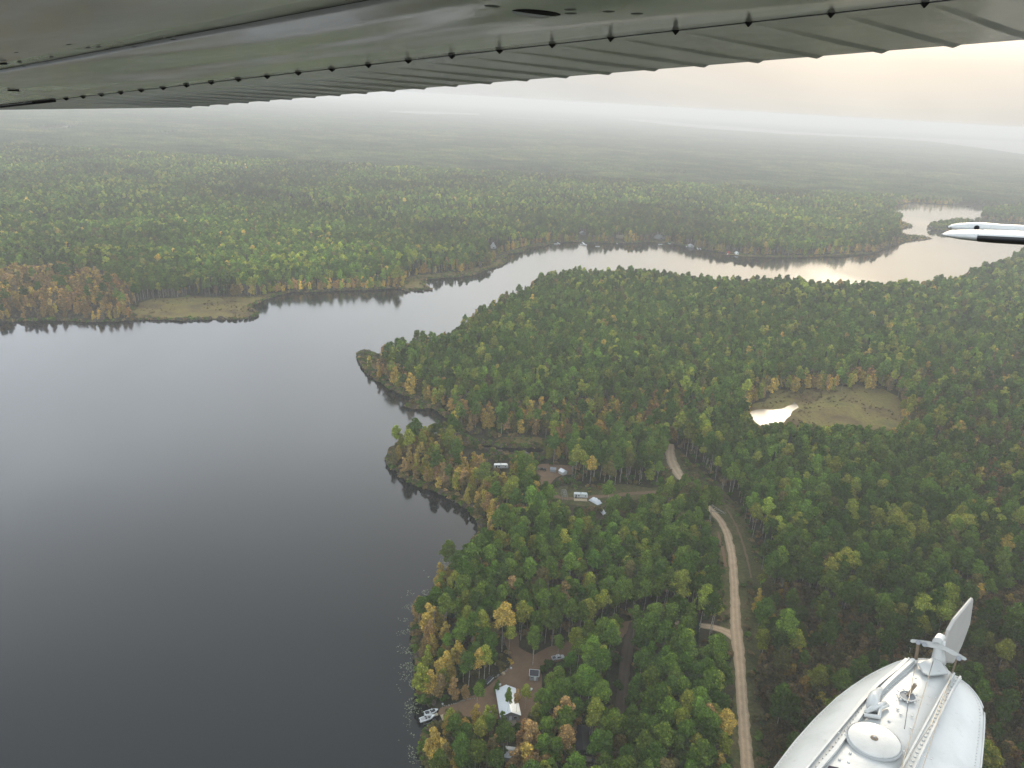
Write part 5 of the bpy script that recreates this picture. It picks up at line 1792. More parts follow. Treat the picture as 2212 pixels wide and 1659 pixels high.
# ------------------------------------------------------------------ the floatplane the view is taken from
def rayn(x, y):
    return ray(x, y)


def on_plane(x, y, p0, nrm):
    d = rayn(x, y)
    t = ((p0 - CAM) @ nrm) / (d @ nrm)
    return CAM + d * t


def vp(x, y):
    d = rayn(x, y)
    return d / np.linalg.norm(d)


plane = empty('floatplane', (0, 0.2, H - 1.2))
tag(plane, 'white floatplane: wing underside above, float with water rudder below, stabiliser tip behind', 'floatplane')
PO = np.array([0, 0.2, H - 1.2])


class PB(MB):
    def build(self, name, mat, parent=plane, smooth=False, bevel=0.0):
        if parent is plane:
            off = PO
        else:
            off = PO
        self.v = [tuple(np.array(p) - off) for p in self.v]
        return MB.build(self, name, mat, parent, smooth, bevel)


def m_skin(g):
    """painted sheet metal: slightly wavy between its ribs, grime and oil smears"""
    p = g.n('ShaderNodeTexCoord').outputs['UV']
    mp = g.n('ShaderNodeMapping', {0: p, 3: (0.55, 2.2, 1.0)}).outputs[0]
    a = g.noise(mp, 1.1, 1.5, 0.4, 0.5)
    b = g.noise(mp, 4.0, 4, 0.6)
    c = g.noise(p, 2.0, 5, 0.65)
    cc = g.ramp(c, [(0.3, (0.49, 0.50, 0.475)), (0.6, (0.53, 0.54, 0.52)), (0.8, (0.56, 0.565, 0.545))])
    h = g.math('ADD', g.math('MULTIPLY', a, 1.0), g.math('MULTIPLY', b, 0.02))
    bp = g.n('ShaderNodeBump', {'Strength': 0.6, 'Distance': 0.05, 'Height': h}).outputs[0]
    ro = g.n('ShaderNodeMapRange', {0: b, 1: 0.3, 2: 0.7, 3: 0.08, 4: 0.2}).outputs[0]
    return g.n('ShaderNodeBsdfPrincipled', {'Base Color': cc, 'Roughness': ro, 'Normal': bp, 'Specular IOR Level': 0.5}).outputs[0]


def m_flap(g):
    p = g.n('ShaderNodeTexCoord').outputs['UV']
    c = g.noise(p, 3.0, 5, 0.65)
    cc = g.ramp(c, [(0.3, (0.42, 0.435, 0.42)), (0.7, (0.50, 0.515, 0.50))])
    bp = g.n('ShaderNodeBump', {'Strength': 0.3, 'Distance': 0.01, 'Height': g.noise(p, 5.0, 3, 0.5)}).outputs[0]
    return g.n('ShaderNodeBsdfPrincipled', {'Base Color': cc, 'Roughness': 0.22, 'Normal': bp}).outputs[0]


def m_float(g):
    p = g.n('ShaderNodeTexCoord').outputs['Object']
    a = g.noise(p, 3.0, 5, 0.6)
    b = g.noise(p, 18.0, 4, 0.7)
    cc = g.ramp(a, [(0.3, (0.44, 0.445, 0.42)), (0.5, (0.52, 0.525, 0.50)), (0.8, (0.555, 0.56, 0.535))])
    cc = g.mix(g.ramp(b, [(0.60, (0, 0, 0)), (0.72, (0.35, 0.35, 0.35))]), cc, (0.25, 0.225, 0.18, 1))
    bp = g.n('ShaderNodeBump', {'Strength': 0.25, 'Distance': 0.02, 'Height': a}).outputs[0]
    return g.n('ShaderNodeBsdfPrincipled', {'Base Color': cc, 'Roughness': 0.27, 'Normal': bp}).outputs[0]


SKIN, FLAPM, FLOATM = material('wing_skin', m_skin), material('flap_skin', m_flap), material('float_paint', m_float)
DARKGAP = plain('dark_gap', (0.008, 0.008, 0.008), 0.9)  # near-black puts the shade of gaps into the colour; hinge clips share it
BOOT = plain('black_boot', (0.018, 0.018, 0.018), 0.45, scale=30, var=0.3)
CABLE = plain('steel_cable', (0.22, 0.21, 0.19), 0.4, 0.6)
RUST = plain('worn_metal', (0.22, 0.17, 0.12), 0.6, 0.5, scale=30, var=0.4)

# ---- wing
vD, vC = vp(-1134, 355), vp(3015, 351)          # spanwise outboard, chordwise aft
vN = np.cross(vD, vC); vN /= np.linalg.norm(vN)
if vN[2] < 0:
    vN = -vN
Z0 = 1.34
d0 = rayn(2000, 7)
A0 = CAM + d0 * (Z0 / (d0 @ FWD))               # the clip nearest the wing root in view


def wing_tc(x, y):
    q = on_plane(x, y, A0, vN) - A0
    M_ = np.stack([vD, vC], 1)
    s, *_r = np.linalg.lstsq(M_, q, rcond=None)
    return s


def wing_p(t, c, h=0.0):
    return A0 + vD * t + vC * c + vN * h


tip_t = wing_tc(63, 220)[0]
SP = tip_t / 23.0                                # clip spacing
cE = wing_tc(1875, 113)[1]
tE = wing_tc(375, 232)[0]
print('wing', 'clip pitch', SP, 'flap chord', cE, 'tipt', tip_t, 'tE', tE, 'height over eye', A0[2] - H)


def uv_from(o, fn):
    ul = o.data.uv_layers.new(name='UVMap')
    for lp in o.data.loops:
        ul.data[lp.index].uv = fn(np.array(o.data.vertices[lp.vertex_index].co) + PO)


def tcuv(p):
    q = p - A0
    s, *_r = np.linalg.lstsq(np.stack([vD, vC], 1), q, rcond=None)
    return (float(s[0]), float(s[1]))


# underside skins: aft skin (between hinge line and seam), forward skin (ahead of the seam)
cS_l, cS_r = wing_tc(0, 153), wing_tc(815, 0)
print('seam', cS_l, cS_r)
seam_c = lambda t: np.interp(t, [cS_r[0] - 3, cS_r[0], cS_l[0], cS_l[0] + 3], [cS_r[1] - 0.0, cS_r[1], cS_l[1], cS_l[1]])
T0, T1 = -2.2, tip_t + 0.9


def skin_grid(t0, t1, cf0, cf1, nt, nc, h0, h1, lift=0.0):
    V, Fc = [], []
    for i in range(nt + 1):
        t = t0 + (t1 - t0) * i / nt
        for j in range(nc + 1):
            c = cf0(t) + (cf1(t) - cf0(t)) * j / nc
            camber = lift * (-(c) / 1.6) ** 2 if c < 0 else 0
            V.append(wing_p(t, c, camber - 0.0))
    for i in range(nt):
        for j in range(nc):
            a = i * (nc + 1) + j
            Fc.append((a, a + 1, a + nc + 2, a + nc + 1))
    # thickness upward
    n_ = len(V)
    V2 = V + [p + vN * 0.004 for p in V]
    F2 = Fc + [tuple(n_ + k for k in reversed(q)) for q in Fc]
    nt1 = nc + 1
    rim = [i * nt1 for i in range(nt + 1)] + [nt * nt1 + j for j in range(1, nt1)] + [i * nt1 + nc for i in range(nt - 1, -1, -1)] + [j for j in range(nc - 1, 0, -1)]
    for k in range(len(rim)):
        a, b = rim[k], rim[(k + 1) % len(rim)]
        F2.append((a, b, n_ + b, n_ + a))
    return V2, F2


gapw = 0.009
aft = PB().add(*skin_grid(T0, T1, lambda t: seam_c(t) + 0.0008, lambda t: -gapw, 60, 14, 0, 0, 0.02)).build('wing_skin', SKIN, plane, smooth=True)
uv_from(aft, tcuv)
fwd = PB().add(*skin_grid(T0, T1, lambda t: seam_c(t) - 1.3, lambda t: seam_c(t) - 0.0008, 60, 20, 0, 0, 0.02)).build('wing_skin', SKIN, plane, smooth=True)
uv_from(fwd, tcuv)
# structure near-black for shade in the gaps, and the upper surface of the wing
up_ = PB()
prof = [(-2.0, 0.10), (-1.6, 0.20), (-1.0, 0.22), (-0.5, 0.15), (-0.03, 0.07)]
up_.loft([[wing_p(T, c, h) for c, h in prof] + [wing_p(T, -0.03, 0.012), wing_p(T, -2.0, 0.05)] for T in (T0, T1)])
up_.build('wing_box', DARKGAP, plane)
# black strip painted in as the shade of the hinge gap
PB().path([wing_p(t, -gapw / 2, 0.004) for t in np.linspace(T0, tip_t, 6)], 0.0045, 6).build('hinge_gap_shade', DARKGAP, plane)
# dark strip painted in as the groove's shade between the skins
PB().path([wing_p(t, seam_c(t), 0.02 * (seam_c(t) / 1.6) ** 2 + 0.0008) for t in np.linspace(-0.5, T1, 40)], 0.0016, 4).build('seam', plain('seam_shade', (0.03, 0.03, 0.028), 0.7), plane)

# flap / aileron with pressed beads; one bead from each hinge clip to a notch of the trailing edge
def flap_mesh(t0, t1, th=0.03):
    per = 24
    nt = int(round((t1 - t0) / SP * per))
    nc = 16
    V, Fc = [], []
    for i in range(nt + 1):
        t = t0 + (t1 - t0) * i / nt
        ph = ((t / SP) % 1.0)
        ph = min(ph, 1 - ph) * SP                   # distance from the bead's centre line
        for j in range(nc + 1):
            u_ = j / nc
            wv = 0.017
            dep = 0.0062 * min(1, u_ * 1.6) * (1.0 - 0.12 * u_)
            b_ = max(0.0, 1 - ph / wv)
            V.append(wing_p(t, 0.004 + (cE - 0.004) * u_ + 0.006 * b_ * (j == nc), -dep * b_))
    for i in range(nt):
        for j in range(nc):
            a = i * (nc + 1) + j
            Fc.append((a, a + 1, a + nc + 2, a + nc + 1))
    n_ = len(V)
    for i in range(nt + 1):
        t = t0 + (t1 - t0) * i / nt
        for (c, h) in ((0.004, th), (cE * 0.5, th * 0.75), (cE, 0.004)):
            V.append(wing_p(t, c, h))
    for i in range(nt):
        for j in range(2):
            a = n_ + i * 3 + j
            Fc.append((a, a + 3, a + 4, a + 1))
        a, b = i * (nc + 1) + nc, (i + 1) * (nc + 1) + nc
        Fc.append((a, n_ + i * 3 + 2, n_ + (i + 1) * 3 + 2, b))
        a, b = i * (nc + 1), (i + 1) * (nc + 1)
        Fc.append((a, b, n_ + (i + 1) * 3, n_ + i * 3))
    return V, Fc


root_gap = -0.985 * SP
fl_in = PB().add(*flap_mesh(-2.0, root_gap - 0.0 - 0.03)).build('flap', FLAPM, plane, smooth=False)
uv_from(fl_in, tcuv)
fl_out = PB().add(*flap_mesh(root_gap + 0.012, tE)).build('aileron', FLAPM, plane, smooth=False)
uv_from(fl_out, tcuv)
# end piece outboard of the aileron: the trailing edge runs in to the tip
ends = [wing_tc(375, 232), wing_tc(0, 229), wing_tc(-260, 232)]
V, Fc = [], []
for (t, c) in [(tE + 0.004, 0.006), (T1, 0.006)]:
    V += [wing_p(t, c, 0.0)]
poly = [(tE + 0.004, 0.005), (tE + 0.004, cE), (ends[1][0], ends[1][1]), (max(ends[1][0] + 0.4, T1), min(ends[1][1], 0.05)), (max(ends[1][0] + 0.4, T1), 0.005)]
PB().loft([[wing_p(t, c, 0.0) for t, c in poly], [wing_p(t, c, 0.02) for t, c in poly]]).build('wing_tip', FLAPM, plane)
PB().path([wing_p(tip_t - 0.2, 0.0, -0.004), wing_p(tip_t + 0.9, 0.01, -0.002)], 0.005, 5).build('tip_seal', DARKGAP, plane)
# hinge clips
clip = PB()
s_c = 0.0072
clip.loft([[wing_p(0 + a * s_c * k_, b * s_c * 1.6 * k_ - 0.004, h) for a, b in ((-1, 0), (0, -1), (1, 0), (0, 1))] for h, k_ in ((0.004, 1.0), (-0.001, 1.0), (-0.008, 0.15))])
co = clip.build('hinge_clip', DARKGAP, plane)
for k in range(1, 24):
    c = co.copy(); col.objects.link(c); c.parent = plane
    c.location = tuple(vD * SP * k)
for k in (-1, -2, -3):
    c = co.copy(); col.objects.link(c); c.parent = plane
    c.location = tuple(vD * SP * k)
# scoop and access blisters on the forward skin


def blister(px, py, w_, l_, hh, name, mat, rot=0.0):
    t, c = wing_tc(px, py)
    m = PB()
    n_ = 14
    rings = []
    for q in range(5):
        f = math.cos(q / 4 * math.pi / 2)
        z_ = -math.sin(q / 4 * math.pi / 2) * hh
        ring = []
        for k in range(n_):
            a = 6.283 * k / n_
            u_, v__ = w_ * f * math.cos(a), l_ * f * math.sin(a)
            ring.append(wing_p(t + u_ * math.cos(rot) - v__ * math.sin(rot), c + u_ * math.sin(rot) + v__ * math.cos(rot), 0.02 * (c / 1.6) ** 2 + z_ + 0.001))
        rings.append(ring)
    m.loft(rings)
    return m.build(name, mat, plane, smooth=True)


blister(1160, 29, 0.030, 0.052, 0.004, 'vent_opening', DARKGAP, 0.15)
blister(1150, 30, 0.012, 0.045, 0.009, 'vent_lip', FLAPM, 0.15)
for a, b in ((1067, 16), (1232, 22), (1060, 15), (1233, 30), (1315, 26), (1376, 30)):
    blister(a, b, 0.012, 0.012, 0.0025, 'access_cap', plain('grey_cap', (0.16, 0.17, 0.165), 0.5), 0)
for a, b in ((36, 117), (150, 100), (192, 107), (214, 105), (112, 126), (43, 137), (52, 146), (103, 136), (290, 104), (375, 88)):
    blister(a, b, 0.012, 0.006, 0.002, 'fastener', plain('dark_cap', (0.06, 0.06, 0.055), 0.5), 0)
PB().path([on_plane(0, 136, A0, vN) - vN * 0.002, on_plane(15, 136, A0, vN) - vN * 0.001], 0.003, 4).build('seam_end', DARKGAP, plane)
PB().path([on_plane(17, 194, A0, vN) - vN * 0.002, on_plane(41, 196, A0, vN) - vN * 0.001], 0.003, 4).build('seam_end', DARKGAP, plane)

# ---- float
Zf = 4.5
dF = rayn(1888.5, 1598.4)
FO = CAM + dF * (Zf / (dF @ FWD))
fA = vp(2831, 300)                              # aft
fL = vD - fA * (vD @ fA); fL /= np.linalg.norm(fL)   # lateral, to the photo's left
fN = np.cross(fA, fL); fN /= np.linalg.norm(fN)
if fN[2] < 0:
    fN = -fN


def fpt(x, y, h=0.0):
    return on_plane(x, y, FO + fN * h, fN)


def resample(pts, n_):
    pts = np.array(pts, float)
    s = np.r_[0, np.cumsum(np.linalg.norm(np.diff(pts, axis=0), axis=1))]
    t = np.linspace(0, s[-1], n_)
    return np.stack([np.interp(t, s, pts[:, k]) for k in range(pts.shape[1])], -1)


LO = [(1445, 1990), (1500, 1900), (1590, 1770), (1675, 1659), (1715, 1606), (1762, 1553), (1808, 1509), (1838, 1486), (1868, 1466), (1892, 1452), (1918, 1440), (1938, 1431), (1958, 1425.5), (1985, 1424), (2006, 1424)]
LR = [(1560, 1960), (1640, 1830), (1690, 1740), (1751, 1659), (1789, 1615), (1866, 1523), (1906, 1481), (1950, 1445), (1972, 1430), (1992, 1426), (2008, 1424)]
RR = [(1840, 1960), (1880, 1830), (1920, 1740), (1962, 1659), (1998, 1590), (2028, 1523), (2052, 1485), (2066, 1462), (2052, 1452), (2040, 1440), (2028, 1429)]
RO = [(2060, 2010), (2084, 1900), (2100, 1770), (2118, 1659), (2123, 1606), (2126, 1560), (2125, 1533), (2115, 1510), (2102, 1493), (2090, 1480), (2075, 1469), (2056, 1458), (2043, 1445), (2036, 1434), (2028, 1429)]
NS = 46
lo, lr, rr_, ro_ = (resample(q, NS) for q in (LO, LR, RR, RO))
rings = []
for i in range(NS):
    u_ = i / (NS - 1)
    hs = -0.20 * (1 - u_ ** 3) - 0.02
    a = fpt(*lo[i], hs); b = fpt(*lr[i], 0.0); c = fpt(*rr_[i], 0.0); d = fpt(*ro_[i], hs)
    mid = (b + c) / 2 + fN * 0.035 * (1 - u_ ** 4)
    q1 = b * 0.5 + mid * 0.5 + fN * 0.012 * (1 - u_ ** 4)
    q2 = c * 0.5 + mid * 0.5 + fN * 0.012 * (1 - u_ ** 4)
    s1 = a * 0.5 + b * 0.5 + fN * 0.045 * (1 - u_ ** 3)
    s2 = d * 0.5 + c * 0.5 + fN * 0.045 * (1 - u_ ** 3)
    s1b = a * 0.82 + b * 0.18 + fN * 0.035 * (1 - u_ ** 3)
    s2b = d * 0.82 + c * 0.18 + fN * 0.035 * (1 - u_ ** 3)
    kl = (a + d) / 2 - fN * (0.42 * (1 - u_ ** 2) + 0.03)
    al, dl = a * 0.9 + kl * 0.1 - fN * 0.16 * (1 - u_), d * 0.9 + kl * 0.1 - fN * 0.16 * (1 - u_)
    rings.append([a, s1b, s1, b, q1, mid, q2, c, s2, s2b, d, dl, kl, al])
fl = PB().loft(rings)
fl = fl.build('float_hull', FLOATM, plane, smooth=True)
fl.data.set_sharp_from_angle(angle=math.radians(28))
# chine bead along both outer edges
PB().path([p[0] for p in rings], 0.008, 6).path([p[10] for p in rings], 0.008, 6).build('chine_bead', FLOATM, fl, smooth=True)


def strip3(pts, w_, h, base=0.0, shift=0.0):
    """flat raised strip along plan points on the deck"""
    P = resample([fpt(x_, y_, base) for x_, y_ in pts], 24)
    m = PB()
    rg = []
    for i in range(len(P)):
        d = P[min(i + 1, len(P) - 1)] - P[max(i - 1, 0)]
        s = np.cross(d, fN); s /= np.linalg.norm(s)
        o = P[i] + s * shift
        rg.append([o - s * w_ / 2, o - s * w_ / 2 + fN * h, o + s * w_ / 2 + fN * h, o + s * w_ / 2])
    return m.loft(rg)


SHADE = plain('sealant_grey', (0.36, 0.37, 0.36), 0.5)
railL = [(1640, 1800), (1745, 1662), (1778, 1622), (1859, 1525), (1899, 1482), (1944, 1447), (1963, 1427)]
railL2 = [(1672, 1800), (1773, 1662), (1802, 1629), (1877, 1526), (1915, 1483), (1956, 1446), (1972, 1432)]
strip3(railL, 0.010, 0.024, 0.010).build('deck_rail', FLOATM, fl)
strip3(railL2, 0.022, 0.034, 0.006).build('deck_rail', FLOATM, fl)
strip3([(a + (c - a) / 2, b + (d - b) / 2) for (a, b), (c, d) in zip(railL, railL2)], 0.075, 0.012, 0.006).build('deck_strip', FLOATM, fl)
railR = [(1870, 1810), (1948, 1662), (1975, 1612), (2010, 1548), (2040, 1492), (2061, 1459)]
railR2 = [(1905, 1810), (1975, 1662), (2003, 1604), (2032, 1545), (2058, 1492), (2074, 1466)]
strip3(railR, 0.010, 0.022, 0.010).build('deck_rail', FLOATM, fl)
strip3(railR2, 0.010, 0.022, 0.004).build('deck_rail', FLOATM, fl)
strip3([(a + (c - a) / 2, b + (d - b) / 2) for (a, b), (c, d) in zip(railR, railR2)], 0.055, 0.008, 0.010).build('deck_strip', FLOATM, fl)


def dome(P, r, h, m, n_=8):
    rg = []
    for q in range(3):
        f = math.cos(q / 3 * math.pi / 2)
        rg.append([P + fA * r * f * math.cos(6.283 * k / n_) + fL * r * f * math.sin(6.283 * k / n_) + fN * h * math.sin(q / 3 * math.pi / 2) for k in range(n_)])
    m.loft(rg)


riv = PB()
for pts_, nn, bs in (([(a + (c - a) / 2, b + (d - b) / 2) for (a, b), (c, d) in zip(railL, railL2)], 46, 0.018), ([(a + (c - a) * .55, b + (d - b) * .55) for (a, b), (c, d) in zip(railR, railR2)], 40, 0.018)):
    for P in resample([fpt(x_, y_, bs) for x_, y_ in pts_], nn):
        dome(P, 0.0085, 0.006, riv)
Z4 = lambda x_, y_: (1656.1 + x_ * .22135, 1425.7 + y_ * .22135)
for a, b in ((815, 910), (710, 970), (800, 1000), (610, 950), (1280, 480), (1195, 595), (1145, 412), (940, 780), (1085, 855), (1420, 548), (1410, 668), (1455, 180), (1310, 530), (1100, 665), (960, 510), (1065, 510)):
    dome(fpt(*Z4(a, b), 0.03), 0.009, 0.006, riv)
tag(riv.build('rivets', FLOATM, fl, smooth=True), kind='stuff')
# plate joints across the deck and down the sides
for (a_, b_, nr_) in (((1812, 1583), (2012, 1640), 15), ((1905, 1488), (2046, 1512), 12)):
    m = PB()
    for P in resample([fpt(*a_, 0.040), fpt(*b_, 0.040)], nr_):
        dome(P, 0.006, 0.004, m)
    tag(m.build('rivets', FLOATM, fl, smooth=True), kind='stuff')
m = PB()
for i in range(2, NS - 6):
    for q in (0, 0.5):
        for k_a, k_b, f_ in ((0, 1, 0.5), (10, 9, 0.5)):
            P = (rings[i][k_a] * (1 - f_) + rings[i][k_b] * f_) * (1 - q) + (rings[i + 1][k_a] * (1 - f_) + rings[i + 1][k_b] * f_) * q
            dome(P + fN * 0.001, 0.006, 0.004, m, 6)
tag(m.build('rivets', FLOATM, fl, smooth=True), kind='stuff')
# round hatch
hc = fpt(*Z4(1045, 800), 0.03)
ru = abs((fpt(*Z4(1300, 860), 0.03) - fpt(*Z4(785, 745), 0.03)) @ fL) / 2
R_h = 0.138
m = PB()
rg = []
for r_, h_ in ((1.04, -0.01), (1.04, 0.012), (1.0, 0.020), (0.90, 0.022), (0.5, 0.026), (0.12, 0.027)):
    rg.append([hc + fA * R_h * r_ * math.cos(6.283 * k / 40) + fL * R_h * r_ * math.sin(6.283 * k / 40) + fN * h_ for k in range(40)])
m.loft(rg)
ht = m.build('hatch_cover', FLOATM, fl, smooth=True)
ht.data.set_sharp_from_angle(angle=math.radians(35))
m = PB()
rg = []
for r_, h_ in ((1.10, 0.0), (1.10, 0.012), (1.05, 0.014)):
    rg.append([hc + fA * R_h * r_ * math.cos(6.283 * k / 40) + fL * R_h * r_ * math.sin(6.283 * k / 40) + fN * h_ for k in range(40)])
m.loft(rg, cap=False)
m.build('hatch_ring', SHADE, fl, smooth=True)
m = PB()
dome(hc + fN * 0.026, 0.022, 0.010, m, 12)
m.build('hatch_lock', RUST, fl)
m = PB()
dome(hc + fN * 0.034, 0.010, 0.006, m, 10)
m.build('lock_bolt', GREY, fl)
# round pump-out well with its ring of screws and cap on a cord
wc = fpt(*Z4(1375, 355), 0.037)
for nm_, r0_, r1_, h0_, h1_, mt_ in (('well', 0.0, 0.043, 0.0, 0.0, plain('well_shade', (0.16, 0.18, 0.20), 0.5)),):
    m = PB()
    m.loft([[wc + fA * r_ * math.cos(6.283 * k / 28) + fL * r_ * math.sin(6.283 * k / 28) + fN * h_ for k in range(28)] for r_, h_ in ((0.050, -0.001), (0.050, 0.006), (0.044, 0.006), (0.043, -0.001))], cap=False)
    m.build('well_rim', FLOATM, fl, smooth=True)
    m = PB()
    m.loft([[wc + fA * r_ * math.cos(6.283 * k / 28) + fL * r_ * math.sin(6.283 * k / 28) + fN * h_ for k in range(28)] for r_, h_ in ((0.0435, 0.0015), (0.004, 0.002))])
    m.build('well', mt_, fl)
m = PB()
for k in range(9):
    dome(wc + fA * 0.062 * math.cos(6.283 * k / 9) + fL * 0.062 * math.sin(6.283 * k / 9), 0.008, 0.006, m)
tag(m.build('rivets', FLOATM, fl, smooth=True), kind='stuff')
PB().path([wc + fN * 0.004, fpt(*Z4(1415, 290), 0.06), fpt(*Z4(1450, 240), 0.08)], [0.008, 0.009, 0.012], 8).build('plug', RUST, fl)
# mooring cleat: faired post with two horns
cp_ = [Z4(1130, 265), Z4(1085, 320), Z4(1045, 390), Z4(1030, 450), Z4(1025, 500)]
wd_ = [0.008, 0.022, 0.036, 0.040, 0.034]
rg = []
for (a, b), w_, hh_ in zip(cp_, wd_, (0.006, 0.035, 0.065, 0.080, 0.05)):
    P = fpt(a, b, 0.03)
    rg.append([P + fL * w_ * math.cos(t_) + fN * hh_ * math.sin(t_) for t_ in np.linspace(0, math.pi, 9)])
PB().loft(rg).build('cleat_fairing', FLOATM, fl, smooth=True)
PB().path([fpt(*Z4(1160, 415), 0.05), fpt(*Z4(1100, 440), 0.06), fpt(*Z4(1035, 470), 0.06), fpt(*Z4(965, 510), 0.05)], [0.012, 0.016, 0.018, 0.012], 8).build('cleat', FLOATM, fl, smooth=True)
PB().path([fpt(*Z4(1185, 440), 0.04), fpt(*Z4(1105, 470), 0.05), fpt(*Z4(1095, 560), 0.04), fpt(*Z4(950, 535), 0.04)], [0.012, 0.014, 0.015, 0.012], 8).build('cleat', FLOATM, fl, smooth=True)
# stern plate
pl_ = [Z4(1480, 30), Z4(1630, -28), Z4(1700, 10), Z4(1765, 130), Z4(1580, 150), Z4(1525, 120)]
PB().loft([[fpt(a, b, 0.028) for a, b in pl_], [fpt(a, b, 0.040) for a, b in pl_]]).build('stern_plate', FLOATM, fl)
PB().path([fpt(*Z4(1480, 35), 0.035), fpt(*Z4(1525, 122), 0.035), fpt(*Z4(1585, 152), 0.035), fpt(*Z4(1765, 132), 0.03)], 0.006, 6).build('weld_bead', SHADE, fl)
# walkway pad
pd = [Z4(605, 1030), Z4(700, 1048), Z4(760, 1150), Z4(560, 1140)]
PB().loft([[fpt(a, b, 0.030) for a, b in pd], [fpt(a, b, 0.034) for a, b in pd]]).build('walkway_pad', plain('grip_pad', (0.04, 0.03, 0.045), 0.9), fl)
# steering cables
for nm_, pts_ in (('cable', [(1445, 75, .05), (1385, 400, .09), (1345, 672, .04)]), ('cable', [(1625, 10, .06), (1490, 470, .10), (1330, 1000, .12), (1290, 1180, .12)]),
                  ('cable', [(1820, 110, .07), (1600, 640, .11), (1440, 870, .09), (1330, 1060, .09)]), ('cable', [(1795, 200, .06), (1655, 640, .09), (1520, 1060, .09), (1480, 1200, .09)])):
    PB().path([fpt(*Z4(a, b), h_) for a, b, h_ in pts_], 0.0026, 6).build(nm_, CABLE, fl)
# ---- water rudder: post, steering bar, pivots, blade
Z3 = lambda x_, y_: ((2600 + x_ / 5.53) / 1.3888, (1760 + y_ / 5.53) / 1.3888)
tipP = fpt(*Z3(1190, 1230), 0.02)


def rp(x_, y_, back=0.0):
    """point in the athwartships plane through the rudder post"""
    a, b = Z3(x_, y_)
    return on_plane(a, b, tipP + fA * back, fA)


def bp_(x_, y_, side=0.0):
    """point in the fore-and-aft plane of the blade"""
    a, b = Z3(x_, y_)
    q = tipP + fA * 0.05
    return on_plane(a, b, q + fL * side, fL)


ru = empty('rudder_assembly', (0, 0, 0))
col.objects.unlink(ru)
bpy.data.objects.remove(ru)
PB().path([rp(1190, 1240, 0.02), rp(1195, 1160, 0.02), rp(1205, 1040, 0.02), rp(1215, 900, 0.02)], [0.050, 0.042, 0.036, 0.034], 10).build('rudder_post', FLOATM, plane, smooth=True)
cap_ = [(1140, 900), (1145, 810), (1190, 765), (1250, 775), (1310, 810), (1320, 850), (1280, 900), (1250, 860), (1165, 850)]
PB().loft([[rp(a, b, 0.03) for a, b in cap_], [rp(a, b, 0.03) - fA * 0.07 for a, b in cap_]]).build('yoke', FLOATM, plane, bevel=0.006)
bar_ = [(720, 890), (740, 870), (900, 885), (1130, 920), (1300, 985), (1450, 1060), (1600, 1150), (1665, 1190), (1660, 1220), (1610, 1225), (1540, 1180), (1450, 1150), (1400, 1125), (1290, 1060), (1150, 1025), (960, 990), (890, 925), (790, 930), (735, 930)]
PB().loft([[rp(a, b, -0.02) for a, b in bar_], [rp(a, b, 0.015) for a, b in bar_]]).build('steering_bar', FLOATM, plane, bevel=0.004)
for a in ((855, 945, 815, 1215), (1500, 1180, 1420, 1430)):
    PB().path([rp(a[0], a[1], -0.02), rp((a[0] + a[2]) / 2, (a[1] + a[3]) / 2, -0.02), rp(a[2], a[3], -0.03)], 0.011 if a[0] < 1000 else 0.006, 8).build('steering_rod', RUST, plane)
PB().path([rp(820, 1220, -0.03), rp(815, 1330, -0.03)], [0.020, 0.016], 8).build('rod_shackle', RUST, plane)
for a, b in ((855, 925), (960, 960), (1530, 1190)):
    m = PB()
    m.path([rp(a, b, -0.035), rp(a, b, 0.0)], 0.016, 8)
    m.build('pivot_bolt', GREY, plane)
bl = [(1735, 180), (1755, 190), (1740, 330), (1700, 600), (1560, 980), (1420, 1270), (1280, 1260), (1270, 1000), (1300, 860), (1335, 720), (1440, 530)]
m = PB()
c0 = bp_(1500, 750)
front = [bp_(a, b, 0.0) for a, b in bl]
m.loft([[p + fL * 0.003 for p in front], [p * 0.94 + c0 * 0.06 + fL * 0.011 for p in front]])
m.loft([[p - fL * 0.003 for p in front], [p * 0.94 + c0 * 0.06 - fL * 0.011 for p in front]])
m.loft([[p + fL * 0.003 for p in front], [p - fL * 0.003 for p in front]])
m.build('rudder_blade', plain('rudder_paint', (0.40, 0.39, 0.36), 0.4, scale=8), plane)
PB().path([bp_(1480, 1010, 0.013), bp_(1640, 560, 0.013), bp_(1735, 290, 0.013)], 0.006, 6).build('blade_stiffener', FLOATM, plane)
PB().path([bp_(1300, 780, 0.03), bp_(1390, 790, 0.02)], 0.014, 8).build('blade_pivot', RUST, plane)

# ---- stabiliser tip
dS = rayn(2024, 509)
SO = CAM + dS * (5.2 / (dS @ FWD))
sL = vD                                          # outboard
sC = vC - sL * (vC @ sL); sC /= np.linalg.norm(sC)
sN = np.cross(sL, sC); sN /= np.linalg.norm(sN)
if sN[2] < 0:
    sN = -sN
def sp_at(x_, y_):
    q = on_plane(x_, y_, SO, sN) - SO
    return q @ sL, q @ sC


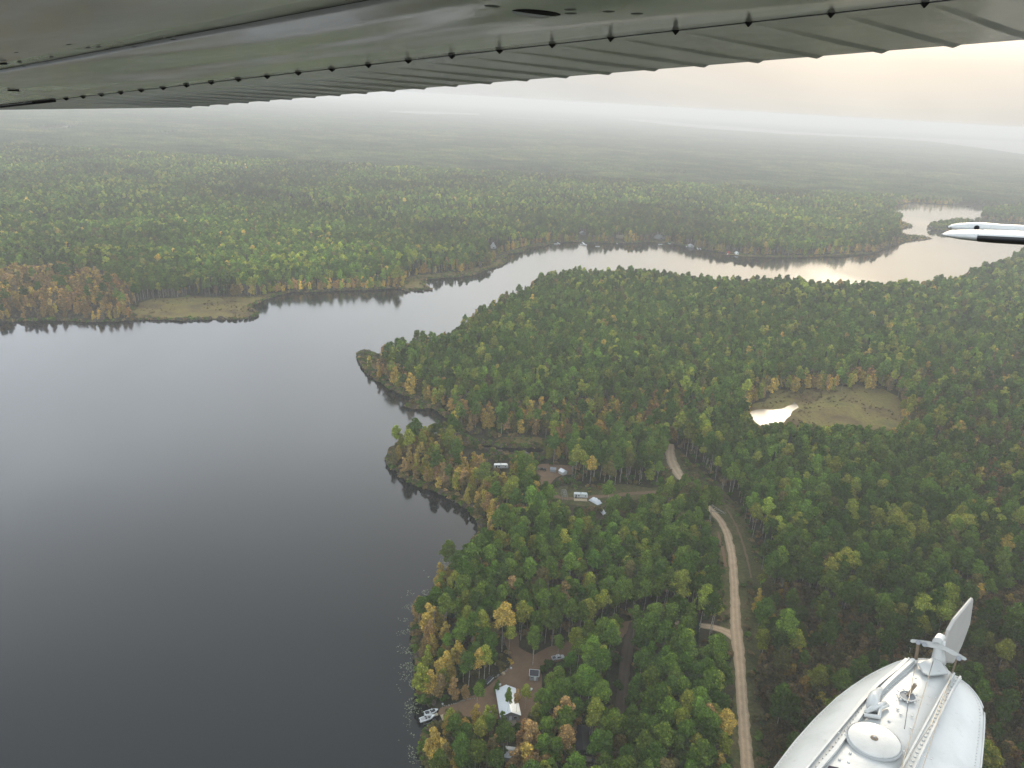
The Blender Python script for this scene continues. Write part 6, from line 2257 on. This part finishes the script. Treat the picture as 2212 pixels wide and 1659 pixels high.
def stab_ring(s, scale, off, chord=0.62):
    """airfoil ring at distance s inboard of the tip"""
    O = SO - sL * s + sC * off
    th = 0.040 * scale
    prof = [(1.0, 0.004), (0.75, 0.55), (0.5, 0.85), (0.3, 1.0), (0.15, 0.90), (0.06, 0.66), (0.015, 0.34), (0.0, 0.0), (0.015, -0.34), (0.06, -0.66), (0.15, -0.90), (0.3, -1.0), (0.5, -0.85), (0.75, -0.5), (1.0, -0.004)]
    return [O + sC * (chord - off) * a + sN * th * b for a, b in prof]


rs = [(0.0, 0.05, 0.16), (0.02, 0.34, 0.10), (0.06, 0.56, 0.06), (0.12, 0.74, 0.03), (0.22, 0.90, 0.012), (0.34, 1.0, 0.0), (1.2, 1.12, -0.05), (2.2, 1.25, -0.12)]
st = PB().loft([stab_ring(*q) for q in rs]).build('stabiliser', FLOATM, plane, smooth=True)
bt = PB()
rgb = []
for s, k, off in [(0.235, 0.915, 0.011), (0.34, 1.0, 0.0), (1.2, 1.12, -0.05), (2.2, 1.25, -0.12)]:
    R_ = stab_ring(s, k * 1.05, off - 0.004)
    rgb.append(R_[6:12])
bt.loft(rgb, cap=False, closed=False)
bt.build('leading_edge_boot', BOOT, plane, smooth=True)
# elevator balance horn behind the tip
hO = SO + sC * 0.52 + sN * 0.024 + sL * 0.0
rg = []
for s, r_, dz in ((-0.02, 0.010, 0), (0.0, 0.022, 0.002), (0.05, 0.034, 0.005), (0.14, 0.042, 0.008), (0.22, 0.044, 0.008), (0.30, 0.040, 0.006), (0.9, 0.040, 0.0), (1.9, 0.040, 0.0)):
    rg.append([hO - sL * s + sN * (dz + 0.75 * r_ * math.sin(a)) + sC * 1.5 * r_ * math.cos(a) for a in np.linspace(0, 6.283, 15)[:-1]])
PB().loft(rg).build('elevator', FLOATM, plane, smooth=True)
PB().path([hO - sL * 0.17 - sC * 0.058 + sN * 0.008, hO - sL * 0.17 - sC * 0.070 + sN * 0.008], 0.017, 12).build('tie_down_ring', DARKGAP, plane)
PB().path([hO - sL * (-0.018) - sC * 0.005 + sN * 0.0, hO - sL * (0.01) - sC * 0.030 + sN * 0.0], 0.008, 8).build('drain_hole', DARKGAP, plane)
PB().path([stab_ring(0.235, 0.92, 0.012)[k] + sN * 0.0005 for k in range(1, 7)], 0.0022, 4).build('tip_seam', SHADE, plane)
